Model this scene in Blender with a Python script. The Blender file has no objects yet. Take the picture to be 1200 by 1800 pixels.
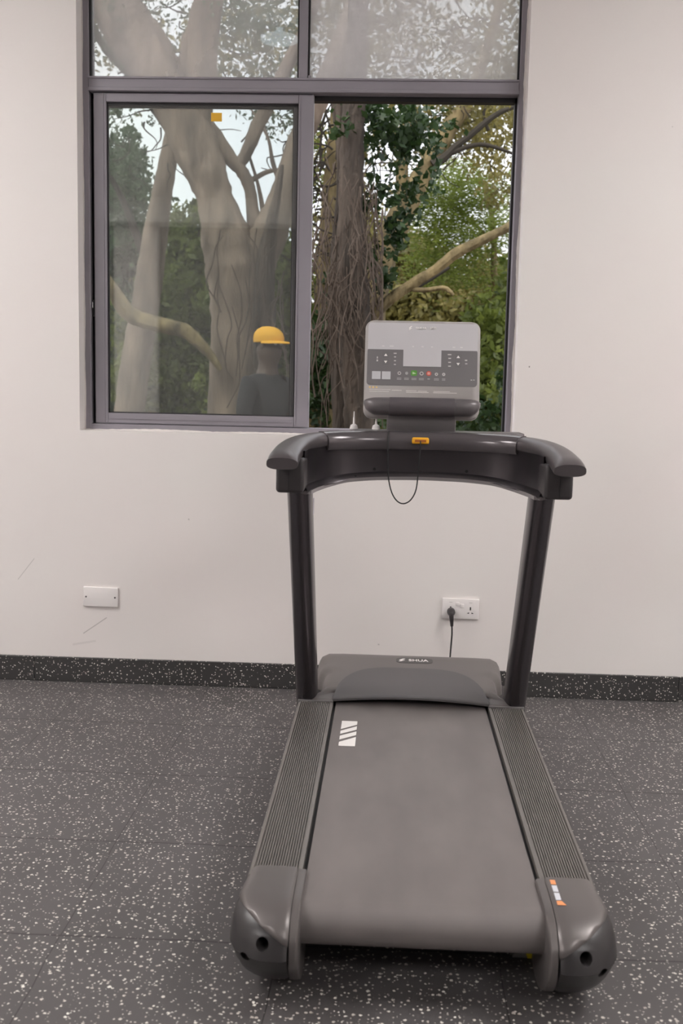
import bpy, bmesh, math, random
import numpy as np
from mathutils import Vector, Matrix
C = bpy.context.scene
COL = C.collection
random.seed(7); rng = np.random.default_rng(11)

# ------------------------------------------------------------------ camera
F = 1844.3
RIGHT = Vector((0.9988, 0.0453, 0.0211)).normalized()
FWD = Vector((-0.0424, 0.9916, -0.1226)).normalized()
UP = RIGHT.cross(FWD).normalized(); RIGHT = FWD.cross(UP).normalized()
EYE = Vector((0, -4.2006, 1.2572))
cd = bpy.data.cameras.new('camera'); cam = bpy.data.objects.new('camera', cd); COL.objects.link(cam)
cd.sensor_fit = 'VERTICAL'; cd.sensor_height = 36; cd.lens = F/1800*36
m = Matrix((RIGHT, UP, -FWD)).transposed().to_4x4(); m.translation = EYE
cam.matrix_world = m
cd.dof.use_dof = True; cd.dof.focus_distance = 3.55; cd.dof.aperture_fstop = 5.0
cd.clip_start = .05; cd.clip_end = 300
C.camera = cam

def at(px, py, Y):
    """point seen at photo pixel (px, py) on the plane y = Y"""
    d = RIGHT*((px-600)/F) - UP*((py-900)/F) + FWD
    return EYE + d*((Y-EYE.y)/d.y)
def pxm(n, Y): return n*(Y+4.2)/F       # n pixels in metres at depth Y

# ------------------------------------------------------------------ world, exposure
C.view_settings.view_transform = 'Standard'; C.view_settings.look = 'None'
C.view_settings.exposure = 0.0; C.view_settings.gamma = 1; C.view_settings.use_curve_mapping = False
W = bpy.data.worlds.new('overcast_sky'); C.world = W; W.use_nodes = True
nt = W.node_tree; bg = nt.nodes['Background']
tc = nt.nodes.new('ShaderNodeTexCoord'); nz = nt.nodes.new('ShaderNodeTexNoise'); nz.inputs['Scale'].default_value = 3
rp = nt.nodes.new('ShaderNodeValToRGB')
rp.color_ramp.elements[0].color = (.78, .80, .88, 1); rp.color_ramp.elements[1].color = (1, 1, 1, 1)
rp.color_ramp.elements[0].position = .3; rp.color_ramp.elements[1].position = .7
nt.links.new(tc.outputs['Generated'], nz.inputs['Vector']); nt.links.new(nz.outputs['Fac'], rp.inputs['Fac'])
nt.links.new(rp.outputs['Color'], bg.inputs['Color']); bg.inputs['Strength'].default_value = 2.0
sd = bpy.data.lights.new('soft_sun', 'SUN'); sd.energy = 2.6; sd.angle = .5; sd.color = (1, .95, .85)
so = bpy.data.objects.new('soft_sun', sd); COL.objects.link(so); so.rotation_euler = (math.radians(28), math.radians(-22), 0)
LAMP_E = 19.6     # strength of the unseen LED panels added to light the room

# ------------------------------------------------------------------ materials
MATS = {}
def mat(name, col, rough=.5, metal=0, spec=.5, noise=None, bump=None, coat=0, emit=None, trans=None):
    """noise=(scale, amount, stretch xyz): value variation;  bump=(scale, strength)"""
    if name in MATS: return MATS[name]
    M = bpy.data.materials.new(name); M.use_nodes = True; n = M.node_tree; b = n.nodes['Principled BSDF']
    b.inputs['Base Color'].default_value = (*col, 1); b.inputs['Roughness'].default_value = rough
    b.inputs['Metallic'].default_value = metal; b.inputs['Specular IOR Level'].default_value = spec
    b.inputs['Coat Weight'].default_value = coat
    if emit:
        b.inputs['Emission Color'].default_value = (*emit[0], 1); b.inputs['Emission Strength'].default_value = emit[1]
    t = n.nodes.new('ShaderNodeTexCoord')
    if noise:
        mp = n.nodes.new('ShaderNodeMapping'); mp.inputs['Scale'].default_value = noise[2] if len(noise) > 2 else (1, 1, 1)
        N = n.nodes.new('ShaderNodeTexNoise'); N.inputs['Scale'].default_value = noise[0]; N.inputs['Detail'].default_value = 5
        n.links.new(t.outputs['Object'], mp.inputs['Vector']); n.links.new(mp.outputs['Vector'], N.inputs['Vector'])
        r = n.nodes.new('ShaderNodeMapRange'); r.inputs['To Min'].default_value = 1-noise[1]; r.inputs['To Max'].default_value = 1+noise[1]
        r.inputs['From Min'].default_value = .3; r.inputs['From Max'].default_value = .7
        n.links.new(N.outputs['Fac'], r.inputs['Value'])
        v = n.nodes.new('ShaderNodeVectorMath'); v.operation = 'SCALE'; v.inputs[0].default_value = col
        n.links.new(r.outputs['Result'], v.inputs['Scale']); n.links.new(v.outputs['Vector'], b.inputs['Base Color'])
    if bump:
        N2 = n.nodes.new('ShaderNodeTexNoise'); N2.inputs['Scale'].default_value = bump[0]; N2.inputs['Detail'].default_value = 4
        mp2 = n.nodes.new('ShaderNodeMapping'); mp2.inputs['Scale'].default_value = bump[2] if len(bump) > 2 else (1, 1, 1)
        n.links.new(t.outputs['Object'], mp2.inputs['Vector']); n.links.new(mp2.outputs['Vector'], N2.inputs['Vector'])
        B = n.nodes.new('ShaderNodeBump'); B.inputs['Strength'].default_value = bump[1]; B.inputs['Distance'].default_value = .01
        n.links.new(N2.outputs['Fac'], B.inputs['Height']); n.links.new(B.outputs['Normal'], b.inputs['Normal'])
    MATS[name] = M; return M

def rubber(name, base, seams):
    M = bpy.data.materials.new(name); M.use_nodes = True; n = M.node_tree; L = n.links.new; b = n.nodes['Principled BSDF']
    b.inputs['Roughness'].default_value = .52; b.inputs['Specular IOR Level'].default_value = .6
    t = n.nodes.new('ShaderNodeTexCoord')
    def math_(op, a, bb=None):
        x = n.nodes.new('ShaderNodeMath'); x.operation = op
        for i, q in enumerate((a, bb)):
            if q is None: continue
            if isinstance(q, (int, float)): x.inputs[i].default_value = q
            else: L(q, x.inputs[i])
        return x.outputs[0]
    masks = []
    for sc, lo, hi, keep in ((74, .16, .30, .66), (120, .14, .29, .44)):
        v = n.nodes.new('ShaderNodeTexVoronoi'); v.inputs['Scale'].default_value = sc
        dn = n.nodes.new('ShaderNodeTexNoise'); dn.inputs['Scale'].default_value = 260
        ad = n.nodes.new('ShaderNodeMixRGB'); ad.blend_type = 'ADD'; ad.inputs['Fac'].default_value = .006
        L(t.outputs['Object'], ad.inputs[1]); L(t.outputs['Object'], dn.inputs['Vector']); L(dn.outputs['Color'], ad.inputs[2]); L(ad.outputs[0], v.inputs['Vector'])
        sp = n.nodes.new('ShaderNodeSeparateColor'); L(v.outputs['Color'], sp.inputs[0])
        rad = math_('ADD', math_('MULTIPLY', sp.outputs[1], hi-lo), lo)
        m1 = math_('LESS_THAN', v.outputs['Distance'], rad); m2 = math_('LESS_THAN', sp.outputs[0], keep)
        masks.append(math_('MULTIPLY', m1, m2))
    fl = math_('MAXIMUM', *masks)
    nz = n.nodes.new('ShaderNodeTexNoise'); nz.inputs['Scale'].default_value = 2.2; nz.inputs['Detail'].default_value = 6; L(t.outputs['Object'], nz.inputs['Vector'])
    r = n.nodes.new('ShaderNodeValToRGB'); L(nz.outputs['Fac'], r.inputs['Fac'])
    r.color_ramp.elements[0].position = .35; r.color_ramp.elements[1].position = .68
    r.color_ramp.elements[0].color = (*[c*.88 for c in base], 1); r.color_ramp.elements[1].color = (*[c*1.12 for c in base], 1)
    fc = n.nodes.new('ShaderNodeTexNoise'); fc.inputs['Scale'].default_value = 45; L(t.outputs['Object'], fc.inputs['Vector'])
    fr = n.nodes.new('ShaderNodeValToRGB'); L(fc.outputs['Fac'], fr.inputs['Fac'])
    fr.color_ramp.elements[0].position = .35; fr.color_ramp.elements[1].position = .65
    fr.color_ramp.elements[0].color = (.46, .41, .37, 1); fr.color_ramp.elements[1].color = (.84, .82, .75, 1)
    mx = n.nodes.new('ShaderNodeMixRGB'); L(fl, mx.inputs['Fac']); L(r.outputs['Color'], mx.inputs[1]); L(fr.outputs['Color'], mx.inputs[2])
    out = mx.outputs[0]
    gr = n.nodes.new('ShaderNodeTexNoise'); gr.inputs['Scale'].default_value = 400; L(t.outputs['Object'], gr.inputs['Vector'])
    h = math_('MULTIPLY', gr.outputs['Fac'], .35)
    if seams:
        sx = n.nodes.new('ShaderNodeSeparateXYZ')
        wob = n.nodes.new('ShaderNodeTexNoise'); wob.inputs['Scale'].default_value = 3.5; L(t.outputs['Object'], wob.inputs['Vector'])
        w = math_('MULTIPLY', math_('SUBTRACT', wob.outputs['Fac'], .5), .022)
        L(t.outputs['Object'], sx.inputs[0])
        ms = []
        for ax, off, wid in ((0, -1.2029, .0014), (1, -.0161, .0030)):
            q = math_('ADD', math_('DIVIDE', math_('SUBTRACT', sx.outputs[ax], off), .4927), 100.5)
            q = math_('ADD', q, math_('DIVIDE', w, .4927))
            f = math_('ABSOLUTE', math_('SUBTRACT', math_('FRACT', q), .5))
            ms.append(math_('LESS_THAN', f, wid/.4927))
        sm = math_('MAXIMUM', *ms)
        m2 = n.nodes.new('ShaderNodeMixRGB'); L(math_('MULTIPLY', sm, .75), m2.inputs['Fac']); L(out, m2.inputs[1]); m2.inputs[2].default_value = (.015, .014, .014, 1)
        out = m2.outputs[0]; h = math_('SUBTRACT', h, sm)
    L(out, b.inputs['Base Color'])
    B = n.nodes.new('ShaderNodeBump'); B.inputs['Strength'].default_value = .35; B.inputs['Distance'].default_value = .002; L(h, B.inputs['Height']); L(B.outputs['Normal'], b.inputs['Normal'])
    return M

def wall_paint():
    M = bpy.data.materials.new('wall_paint'); M.use_nodes = True; n = M.node_tree; L = n.links.new; b = n.nodes['Principled BSDF']
    b.inputs['Roughness'].default_value = .75
    t = n.nodes.new('ShaderNodeTexCoord'); s = n.nodes.new('ShaderNodeSeparateXYZ'); L(t.outputs['Object'], s.inputs[0])
    def m_(op, *a):
        x = n.nodes.new('ShaderNodeMath'); x.operation = op
        for i, q in enumerate(a):
            if isinstance(q, (int, float)): x.inputs[i].default_value = q
            else: L(q, x.inputs[i])
        return x.outputs[0]
    nz = n.nodes.new('ShaderNodeTexNoise'); nz.inputs['Scale'].default_value = 1.3; nz.inputs['Detail'].default_value = 6; L(t.outputs['Object'], nz.inputs['Vector'])
    r = n.nodes.new('ShaderNodeValToRGB'); L(nz.outputs['Fac'], r.inputs['Fac'])
    r.color_ramp.elements[0].position = .3; r.color_ramp.elements[1].position = .7
    r.color_ramp.elements[0].color = (.78, .725, .708, 1); r.color_ramp.elements[1].color = (.79, .758, .738, 1)
    # scuffs: thin marks left by furniture (segments in x, z), and one nail hole
    tot = None
    for (x0, z0, x1, z1, wd, am) in ((-1.4406, .5108, -1.5086, .4232, .0022, .34), (-1.1416, .2717, -1.2373, .2038, .0030, .42), (-1.19, .172, -1.28, .155, .006, .14),
                                     (.548, 1.333, .5482, 1.3345, .0035, .9), (-.80, .69, -.801, .692, .004, .4), (-.015, .195, -.017, .196, .004, .4), (1.05, 2.25, 1.051, 2.251, .003, .3)):
        dx, dz = x1-x0, z1-z0; l2 = dx*dx+dz*dz
        px = m_('SUBTRACT', s.outputs[0], x0); pz = m_('SUBTRACT', s.outputs[2], z0)
        h = m_('DIVIDE', m_('ADD', m_('MULTIPLY', px, dx), m_('MULTIPLY', pz, dz)), l2)
        h = m_('MINIMUM', m_('MAXIMUM', h, 0.0), 1.0)
        ex = m_('SUBTRACT', px, m_('MULTIPLY', h, dx)); ez = m_('SUBTRACT', pz, m_('MULTIPLY', h, dz))
        d = m_('SQRT', m_('ADD', m_('MULTIPLY', ex, ex), m_('MULTIPLY', ez, ez)))
        k = n.nodes.new('ShaderNodeMapRange'); k.inputs['From Min'].default_value = wd; k.inputs['From Max'].default_value = wd*.3
        k.inputs['To Min'].default_value = 0; k.inputs['To Max'].default_value = am; L(d, k.inputs['Value'])
        tot = k.outputs[0] if tot is None else m_('MAXIMUM', tot, k.outputs[0])
    mx = n.nodes.new('ShaderNodeMixRGB'); L(tot, mx.inputs['Fac']); L(r.outputs['Color'], mx.inputs[1]); mx.inputs[2].default_value = (.16, .14, .13, 1)
    L(mx.outputs[0], b.inputs['Base Color'])
    n2 = n.nodes.new('ShaderNodeTexNoise'); n2.inputs['Scale'].default_value = 6; n2.inputs['Detail'].default_value = 3; L(t.outputs['Object'], n2.inputs['Vector'])
    B = n.nodes.new('ShaderNodeBump'); B.inputs['Strength'].default_value = .12; B.inputs['Distance'].default_value = .012; L(n2.outputs['Fac'], B.inputs['Height']); L(B.outputs['Normal'], b.inputs['Normal'])
    return M

def dusty_glass(name, dust, streak=(1, 1, 1)):
    M = bpy.data.materials.new(name); M.use_nodes = True; n = M.node_tree; L = n.links.new
    for x in list(n.nodes): n.nodes.remove(x)
    o = n.nodes.new('ShaderNodeOutputMaterial')
    tr = n.nodes.new('ShaderNodeBsdfTransparent'); tr.inputs['Color'].default_value = (.93, .95, .94, 1)
    gl = n.nodes.new('ShaderNodeBsdfGlossy'); gl.inputs['Roughness'].default_value = .012
    fr = n.nodes.new('ShaderNodeFresnel'); fr.inputs['IOR'].default_value = 1.55
    f2 = n.nodes.new('ShaderNodeMath'); f2.operation = 'MULTIPLY'; f2.inputs[1].default_value = 2.1; L(fr.outputs[0], f2.inputs[0])
    m1 = n.nodes.new('ShaderNodeMixShader'); L(f2.outputs[0], m1.inputs[0]); L(tr.outputs[0], m1.inputs[1]); L(gl.outputs[0], m1.inputs[2])
    di = n.nodes.new('ShaderNodeBsdfDiffuse'); di.inputs['Color'].default_value = (.84, .81, .81, 1)
    tl = n.nodes.new('ShaderNodeBsdfTranslucent'); tl.inputs['Color'].default_value = (.85, .82, .83, 1)
    m2 = n.nodes.new('ShaderNodeMixShader'); m2.inputs[0].default_value = .35; L(di.outputs[0], m2.inputs[1]); L(tl.outputs[0], m2.inputs[2])
    t = n.nodes.new('ShaderNodeTexCoord'); mp = n.nodes.new('ShaderNodeMapping'); mp.inputs['Scale'].default_value = streak
    N = n.nodes.new('ShaderNodeTexNoise'); N.inputs['Scale'].default_value = 2.5; N.inputs['Detail'].default_value = 7; N.inputs['Roughness'].default_value = .6
    L(t.outputs['Object'], mp.inputs['Vector']); L(mp.outputs['Vector'], N.inputs['Vector'])
    r = n.nodes.new('ShaderNodeMapRange'); r.inputs['From Min'].default_value = .3; r.inputs['From Max'].default_value = .72
    r.inputs['To Min'].default_value = dust*.75; r.inputs['To Max'].default_value = dust*1.3; L(N.outputs['Fac'], r.inputs['Value'])
    m3 = n.nodes.new('ShaderNodeMixShader'); L(r.outputs[0], m3.inputs[0]); L(m1.outputs[0], m3.inputs[1]); L(m2.outputs[0], m3.inputs[2])
    L(m3.outputs[0], o.inputs['Surface']); return M

def leaf_mat(name, c1, c2, transl=.45):
    M = bpy.data.materials.new(name); M.use_nodes = True; n = M.node_tree; L = n.links.new
    for x in list(n.nodes): n.nodes.remove(x)
    o = n.nodes.new('ShaderNodeOutputMaterial'); t = n.nodes.new('ShaderNodeTexCoord')
    N = n.nodes.new('ShaderNodeTexNoise'); N.inputs['Scale'].default_value = 2.6; N.inputs['Detail'].default_value = 8; N.inputs['Roughness'].default_value = .75; L(t.outputs['Object'], N.inputs['Vector'])
    r = n.nodes.new('ShaderNodeValToRGB'); L(N.outputs['Fac'], r.inputs['Fac']); r.color_ramp.elements[0].position = .36; r.color_ramp.elements[1].position = .64
    r.color_ramp.elements[0].color = (*c1, 1); r.color_ramp.elements[1].color = (*c2, 1)
    d = n.nodes.new('ShaderNodeBsdfPrincipled'); d.inputs['Roughness'].default_value = .5; L(r.outputs[0], d.inputs['Base Color'])
    tl = n.nodes.new('ShaderNodeBsdfTranslucent'); L(r.outputs[0], tl.inputs['Color'])
    m = n.nodes.new('ShaderNodeMixShader'); m.inputs[0].default_value = transl; L(d.outputs[0], m.inputs[1]); L(tl.outputs[0], m.inputs[2]); L(m.outputs[0], o.inputs['Surface'])
    return M

PAINT = wall_paint()
FLOOR = rubber('flecked_rubber', (.086, .079, .080), True)
SKIRT = rubber('flecked_rubber_skirting', (.034, .032, .032), False)
CEIL = mat('ceiling_paint', (.8, .79, .77), .85)
BACKW = mat('far_wall_paint', (.13, .125, .12), .6)
ALU = mat('grey_aluminium', (.265, .245, .275), .42, 0, .5, noise=(3, .06))
RUBB = mat('black_gasket', (.02, .018, .02), .6)
PLASTER = mat('white_plaster', (.72, .68, .66), .8, bump=(40, .5))
MET = mat('graphite_paint', (.135, .125, .135), .27, 1.0, .5)
PLA = mat('charcoal_plastic', (.118, .106, .103), .45, bump=(600, .04))
PLD = mat('dark_plastic', (.036, .031, .033), .45, bump=(500, .05))
PLG = mat('gloss_charcoal', (.13, .115, .12), .34, .5, .6)
CAPM = mat('cap_charcoal', (.034, .031, .032), .36, .1, .5)
SHELL = mat('shell_charcoal', (.150, .135, .132), .36, .35, .5)
BELT = mat('belt_rubber', (.165, .146, .142), .55, 0, .5, noise=(5, .13, (1.6, .6, 1)), bump=(900, .12))
RAILM = mat('ribbed_rail_plastic', (.150, .137, .128), .42, 0, .5)
BLACK = mat('black', (.008, .007, .008), .6)
WHITE = mat('white_print', (.85, .82, .80), .6)
WPLA = mat('white_plastic', (.82, .78, .77), .35)
SCRN = mat('display_grey', (.54, .525, .545), .22)  # even pale grey base colour for the display
KEYP = mat('keypad_film', (.165, .156, .16), .4)
BEZ = mat('bezel_grey', (.35, .325, .315), .42)

# ------------------------------------------------------------------ builders
def obj(name, me, m, parent=None, smooth=False):
    if isinstance(me, bmesh.types.BMesh):
        b = me; me = bpy.data.meshes.new(name); b.normal_update(); b.to_mesh(me); b.free()
    o = bpy.data.objects.new(name, me); COL.objects.link(o)
    if m: me.materials.append(m)
    if parent: o.parent = parent
    if smooth: shade(o)
    return o
def shade(o, ang=35):
    me = o.data
    me.polygons.foreach_set('use_smooth', [True]*len(me.polygons))
    b = bmesh.new(); b.from_mesh(me); a = math.radians(ang)
    for e in b.edges:
        if len(e.link_faces) == 2: e.smooth = e.calc_face_angle(0) < a
    b.to_mesh(me); b.free()
def tag(o, label=None, cat=None, group=None, kind=None):
    for k, v in (('label', label), ('category', cat), ('group', group), ('kind', kind)):
        if v: o[k] = v
    return o
def empty(name, loc=(0, 0, 0), rz=0):
    o = bpy.data.objects.new(name, None); COL.objects.link(o); o.location = loc; o.rotation_euler = (0, 0, rz); o.empty_display_size = .1; return o
def box(x0, x1, y0, y1, z0, z1, bev=0, seg=2, b=None):
    t = bmesh.new(); bmesh.ops.create_cube(t, size=1)
    for v in t.verts: v.co = Vector(((x0+x1)/2+v.co.x*(x1-x0), (y0+y1)/2+v.co.y*(y1-y0), (z0+z1)/2+v.co.z*(z1-z0)))
    if bev: bmesh.ops.bevel(t, geom=t.edges[:], offset=bev, segments=seg, affect='EDGES', profile=.5)
    if b is None: return t
    me = bpy.data.meshes.new('t'); t.to_mesh(me); t.free(); b.from_mesh(me); bpy.data.meshes.remove(me); return b
def loft(rings, closed=True, caps=True, b=None):
    b = b or bmesh.new(); R_ = [[b.verts.new(p) for p in r] for r in rings]; n = len(rings[0])
    for i in range(len(R_)-1):
        for j in range(n if closed else n-1):
            try: b.faces.new((R_[i][j], R_[i][(j+1) % n], R_[i+1][(j+1) % n], R_[i+1][j]))
            except ValueError: pass
    if caps and closed: b.faces.new(R_[0][::-1]); b.faces.new(R_[-1])
    bmesh.ops.recalc_face_normals(b, faces=b.faces[:])
    return b
def ring(c, u, v, ru, rv, n=16, e=2.0):
    out = []
    for i in range(n):
        a = 2*math.pi*i/n; ca, sa = math.cos(a), math.sin(a)
        out.append(c+u*(ru*math.copysign(abs(ca)**(2/e), ca))+v*(rv*math.copysign(abs(sa)**(2/e), sa)))
    return out
def smooth_path(pts, k=6):
    P = [Vector(p) for p in pts]; out = []
    for i in range(len(P)-1):
        p0 = P[max(i-1, 0)]; p1 = P[i]; p2 = P[i+1]; p3 = P[min(i+2, len(P)-1)]
        for j in range(k):
            t = j/k
            out.append(.5*((2*p1)+(-p0+p2)*t+(2*p0-5*p1+4*p2-p3)*t*t+(-p0+3*p1-3*p2+p3)*t**3))
    out.append(P[-1]); return out
def tube(pts, rad, n=8, b=None, k=5, e=2.0, jitter=0):
    P = smooth_path([tuple(p) for p in pts], k) if k else [Vector(p) for p in pts]
    if not isinstance(rad, (list, tuple)): rad = [rad]*len(pts)
    rs = []
    for i in range(len(P)):
        t = i/(len(P)-1)*(len(rad)-1); a = int(min(t, len(rad)-2)) if len(rad) > 1 else 0; f = t-a
        rs.append(rad[a]*(1-f)+rad[min(a+1, len(rad)-1)]*f)
    rings = []; u = None
    for i, p in enumerate(P):
        d = (P[min(i+1, len(P)-1)]-P[max(i-1, 0)]).normalized()
        if u is None: u = d.orthogonal().normalized()
        u = (u-d*u.dot(d)).normalized(); v = d.cross(u)
        rg = ring(p, u, v, rs[i], rs[i], n, e)
        if jitter: rg = [p+(q-p)*(1+random.uniform(-jitter, jitter)) for q in rg]
        rings.append(rg)
    return loft(rings, b=b)
def prism(poly, axis, a0, a1, b=None):
    """poly of 2D points extruded along axis (0:x -> poly is (y,z); 1:y -> (x,z); 2:z -> (x,y))"""
    def P(q, a): return {0: (a, q[0], q[1]), 1: (q[0], a, q[1]), 2: (q[0], q[1], a)}[axis]
    return loft([[Vector(P(q, a0)) for q in poly], [Vector(P(q, a1)) for q in poly]], b=b)
def merge(b, t):
    me = bpy.data.meshes.new('t'); t.to_mesh(me); t.free(); b.from_mesh(me); bpy.data.meshes.remove(me); return b
def boolean(o, cutter_bm, op='DIFFERENCE'):
    me = bpy.data.meshes.new('cut'); cutter_bm.to_mesh(me); cutter_bm.free(); c = bpy.data.objects.new('cut', me); COL.objects.link(c)
    c.matrix_world = o.matrix_world
    par = o.parent; o.parent = None
    md = o.modifiers.new('b', 'BOOLEAN'); md.operation = op; md.object = c; md.solver = 'EXACT'
    dg = bpy.context.evaluated_depsgraph_get(); dg.update()
    new = bpy.data.meshes.new_from_object(o.evaluated_get(dg)); o.modifiers.clear(); old = o.data; o.data = new; new.name = old.name
    bpy.data.objects.remove(c); o.parent = par
def text_mesh(name, s, size, mat_, parent, M4, extrude=.0006):
    cu = bpy.data.curves.new('txt', 'FONT'); cu.body = s; cu.size = size; cu.extrude = extrude; cu.align_x = 'CENTER'; cu.align_y = 'CENTER'; cu.offset = size*.012
    t = bpy.data.objects.new('txt', cu); COL.objects.link(t); dg = bpy.context.evaluated_depsgraph_get(); dg.update()
    me = bpy.data.meshes.new_from_object(t.evaluated_get(dg)); bpy.data.objects.remove(t)
    me.transform(M4); me.materials.clear(); return obj(name, me, mat_, parent)

# ================================================================== the room
X0, X1, YB, ZC = -4.2, 4.0, -8.2, 3.3
WL, WR, WB, WT = -1.245, .498, 1.043, 3.02          # window opening
b = bmesh.new()
for a in ((X0, WL, 0, .2, 0, ZC), (WR, X1, 0, .2, 0, ZC), (WL, WR, 0, .2, 0, WB), (WL, WR, 0, .2, WT, ZC)): box(*a, b=b)
tag(obj('wall_back', b, PAINT), kind='structure')
tag(obj('floor', box(X0-.2, X1+.2, YB-.2, .2, -.1, 0), FLOOR), kind='structure')
tag(obj('ceiling', box(X0-.2, X1+.2, YB-.2, .2, ZC, ZC+.15), CEIL), kind='structure')
tag(obj('wall_left', box(X0-.2, X0, YB, 0, 0, ZC), PAINT), kind='structure')
tag(obj('wall_right', box(X1, X1+.2, YB, 0, 0, ZC), PAINT), kind='structure')
tag(obj('wall_front', box(X0, X1, YB-.2, YB, 0, ZC), BACKW), kind='structure')
tag(obj('trim_1', box(-3.28, -2.76, YB, YB+.12, 0, ZC, .005), PAINT), kind='structure')
tag(obj('trim_2', box(X0, X1, YB+.12, YB+.5, ZC-.28, ZC, .005), CEIL), kind='structure')
b = bmesh.new()
for a, c in ((X0, -1.4425), (-1.4415, 1.2), (1.201, X1)): box(a, c, -.013, 0, 0, .1025, .002, 1, b=b)
tag(obj('baseboard_back', b, SKIRT), kind='structure')

# ================================================================== window
win = tag(empty('window_1', (0, 0, 0)), kind='structure')
FY0, FY1 = .075, .165
TRB, TRT = 2.381, 2.436
b = bmesh.new()
box(WL, -1.219, FY0, FY1, WB, WT, .002, 1, b=b)
box(.473, WR, FY0, FY1, WB, WT, .002, 1, b=b)
box(-1.219, .473, FY0, FY1, WB, 1.068, .002, 1, b=b)
box(-1.219, .473, FY0, FY1, WT-.03, WT, .002, 1, b=b)
obj('frame', b, ALU, win)
b = bmesh.new(); box(-1.219, .473, FY0-.003, FY1, TRB, TRT, .003, 1, b=b); box(-1.219, .473, FY0-.008, FY0-.003, TRB+.001, TRB+.014, .001, 1, b=b); box(-1.219, .473, FY0-.008, FY0-.003, TRT-.008, TRT, .001, 1, b=b)
obj('transom', b, ALU, win)
b = bmesh.new(); box(-.387, -.353, FY0-.002, FY1, TRT, WT-.03, .002, 1, b=b); obj('mullion', b, ALU, win)
b = bmesh.new()
for (a, c) in ((-1.219, -.387), (-.353, .473)):
    box(a, a+.007, .088, .12, TRT, WT-.03, b=b); box(c-.007, c, .088, .12, TRT, WT-.03, b=b)
    box(a, c, .088, .12, TRT, TRT+.004, b=b)
box(-1.219, .473, .12, .16, TRB-.018, TRB, b=b); box(-1.2189, -1.2175, .11, .16, 1.068, TRB, b=b); box(.464, .473, .12, .16, 1.068, TRB, b=b)
obj('gasket', b, RUBB, win)
g1 = dusty_glass('dusty_glass_upper', .27, (1, 1, .6)); g2 = dusty_glass('dusty_glass_film', .50, (1, 1, .5)); g3 = dusty_glass('dusty_glass_sash', .05, (.7, 1, .5)); g4 = dusty_glass('sash_glass', .025)
obj('pane', box(-1.219, -.387, .103, .108, TRT, WT-.03), g1, win)
obj('pane', box(-.353, .473, .103, .108, TRT, WT-.03), g2, win)
def sash(x0, x1, y0, y1, glass, nm):
    xi0, xi1, z0, z1, zi0, zi1 = x0+.051, x1-.060, 1.071, 2.378, 1.113, 2.344
    b = bmesh.new()
    box(x0, xi0, y0, y1, z0, z1, .002, 1, b=b); box(xi1, x1, y0, y1, z0, z1, .002, 1, b=b)
    box(xi0, xi1, y0, y1, z0, zi0, .002, 1, b=b); box(xi0, xi1, y0, y1, zi1, z1, .002, 1, b=b)
    # glazing bead and stile ridge
    box(x0+.036, x0+.041, y0-.003, y0, z0, z1, b=b); box(xi1+.002, xi1+.007, y0-.003, y0, z0, z1, b=b); box(xi0, xi1, y0-.003, y0, z0+.018, z0+.022, b=b)
    s = obj(nm, b, ALU, win)
    b = bmesh.new()
    for a in ((xi0, xi0+.005, zi0, zi1), (xi1-.005, xi1, zi0, zi1), (xi0, xi1, zi0, zi0+.004), (xi0, xi1, zi1-.010, zi1)):
        box(a[0], a[1], y0+.012, y1-.004, a[2], a[3], b=b)
    obj('gasket', b, RUBB, s)
    obj('pane', box(xi0, xi1, (y0+y1)/2-.0025, (y0+y1)/2+.0025, zi0, zi1), glass, s)
    return s
s1 = sash(-1.2045, -.326, .086, .116, g3, 'sash')
s2 = sash(-1.217, -.3475, .124, .152, g4, 'sash')
lt = obj('latch', box(-1.2165, -1.206, .096, .112, 1.50, 1.57, .003), mat('black_latch', (.015, .014, .016), .4), s1)
obj('bolt', box(-1.2175, -1.2115, .088, .096, 1.535, 1.562, .003), mat('bright_steel', (.8, .8, .8), .25, 1), lt)
obj('sticker', box(-.735, -.692, .0972, .0982, 2.275, 2.308), mat('yellow_sticker', (.75, .42, .03), .5), s1)
obj('drain_cap', box(-.349, -.338, .066, .075, TRT, TRT+.009, .002), ALU, win)
# ragged plaster line round the frame
def ragged(p0, p1, side, base, amp, seed):
    """strip between the reveal and a wavering edge lying on the frame face, y just in front of the frame"""
    r = np.random.default_rng(seed); n = 110; P0, P1 = Vector(p0), Vector(p1); sd_ = Vector(side)
    low = np.interp(np.linspace(0, 1, n), np.linspace(0, 1, 14), r.random(14)); f = base+amp*(low+.25*r.random(n))
    A, B_, A2, B2 = [], [], [], []
    for i in range(n):
        q = P0.lerp(P1, i/(n-1)); A.append(q); B_.append(q+sd_*float(f[i])); 
    y = Vector((0, .006, 0))
    return loft([[a, c, c+y, a+y] for a, c in zip(A, B_)])
b = ragged((WL, FY0-.005, WB), (WL, FY0-.005, WT), (1, 0, 0), .0005, .0045, 1)
merge(b, ragged((WR, FY0-.005, WB), (WR, FY0-.005, WT), (-1, 0, 0), .001, .010, 2))
merge(b, ragged((WL, FY0-.005, WB), (WR, FY0-.005, WB), (0, 0, 1), .001, .008, 3))
tag(obj('trim_3', b, PLASTER), kind='structure')

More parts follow.
